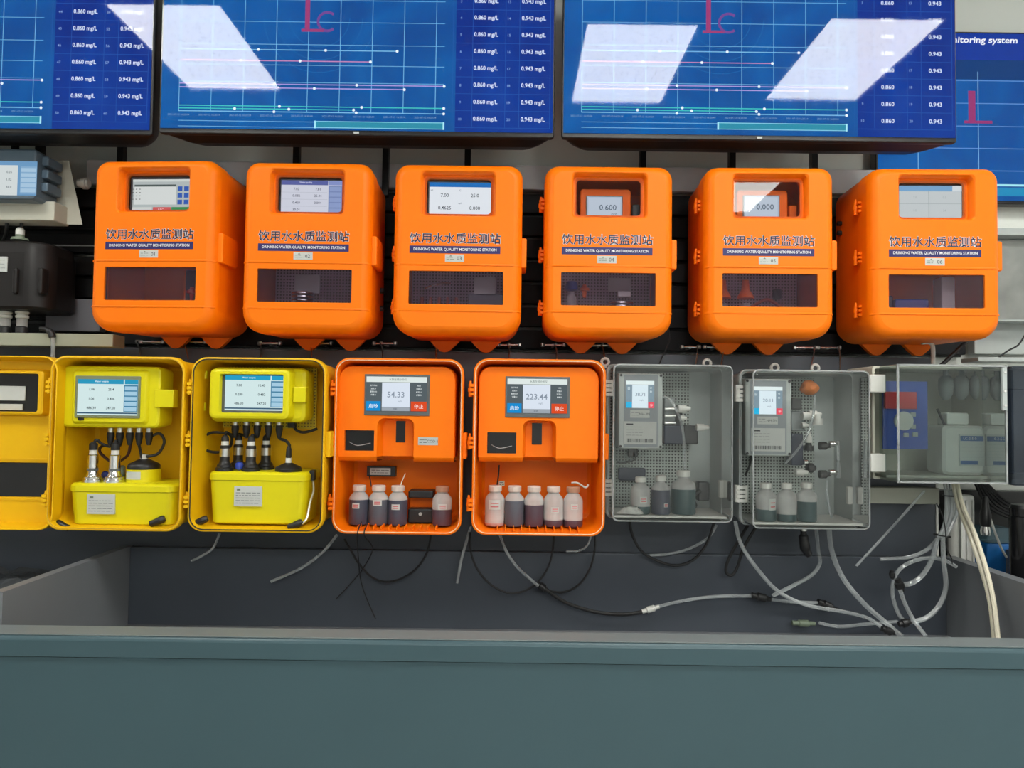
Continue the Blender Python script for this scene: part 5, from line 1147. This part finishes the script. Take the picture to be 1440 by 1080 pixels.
hose('clear_tube', 'clear tube arching over from the trough side to the loop', [(1345, 797), (1325, 787), (1300, 785), (1272, 795), (1258, 812), (1255, 835), (1262, 860), (1270, 872)], .0046, CLEARTUBE, Y=1.735)
hose('clear_tube', 'clear tube from the side joint down to the counter lip', [(1266, 830), (1273, 850), (1285, 872), (1302, 895, 1.68)], .0046, CLEARTUBE, Y=1.715)
joint('black side joint on the tube loop', 1262, 814, 1268, 832, .011, Y=1.73)
joint('black joint at the bottom of the tube loop', 1264, 878, 1280, 874, .010, Y=1.715)
joint('black joint lying against the counter lip', 1240, 884, 1258, 890, .009, Y=1.70)
joint('black clip on the left side of the tube loop', 1254, 802, 1255, 814, .007, Y=1.728)
root = joint('olive green tube end fitting lying in the trough', 1114, 876, 1146, 877, .0085, GREENFIT, Y=1.79)
hose('clear_tube', 'clear tube lying along the trough bottom right of the olive fitting', [(1152, 876), (1180, 881), (1215, 878), (1262, 874)], .0040, CLEARTUBE, Y=1.79)
hose('cream_tube', 'thick cream tube running down in front of the trough side, left one', [(1341, 680, 1.74), (1349, 715, 1.72), (1365, 755, 1.68), (1380, 800, 1.635), (1392, 845, 1.59), (1399, 905, 1.55)], .0052, CREAM, Y=1.67)
hose('cream_tube', 'thick cream tube running down in front of the trough side, right one', [(1346, 680, 1.735), (1354, 712, 1.71), (1371, 752, 1.67), (1386, 798, 1.62), (1397, 845, 1.575), (1404, 905, 1.535)], .0052, CREAM, Y=1.675)
hose('thin_wire', 'thin black wire hanging from the bar past the tube bundle', [(1317, 708), (1326, 728), (1330, 750), (1331, 770), (1338, 785), (1339, 793)], .0014, RUBBER, Y=1.715, cat='wire')
hose('black_cable', 'black cable slanting from behind the last orange station to the ledge', [(1362, 477), (1345, 494), (1322, 515)], .0050, RUBBER, Y=1.74, cat='cable')
hose('thin_wire', 'thin black wire curving over the grey plate at the right edge', [(1442, 470), (1432, 485), (1418, 493), (1405, 502)], .0022, RUBBER, Y=1.80, cat='wire')
hose('cream_tube', 'pale tube bent down below the last orange station', [(1296, 482), (1308, 482), (1312, 490), (1312, 512)], .0050, WHITEP, Y=1.78)
hose('black_cable', 'thin black cable hanging between the fourth and fifth orange station', [(940, 462), (941, 480), (930, 505), (924, 520)], .0018, RUBBER, Y=1.82, cat='cable')
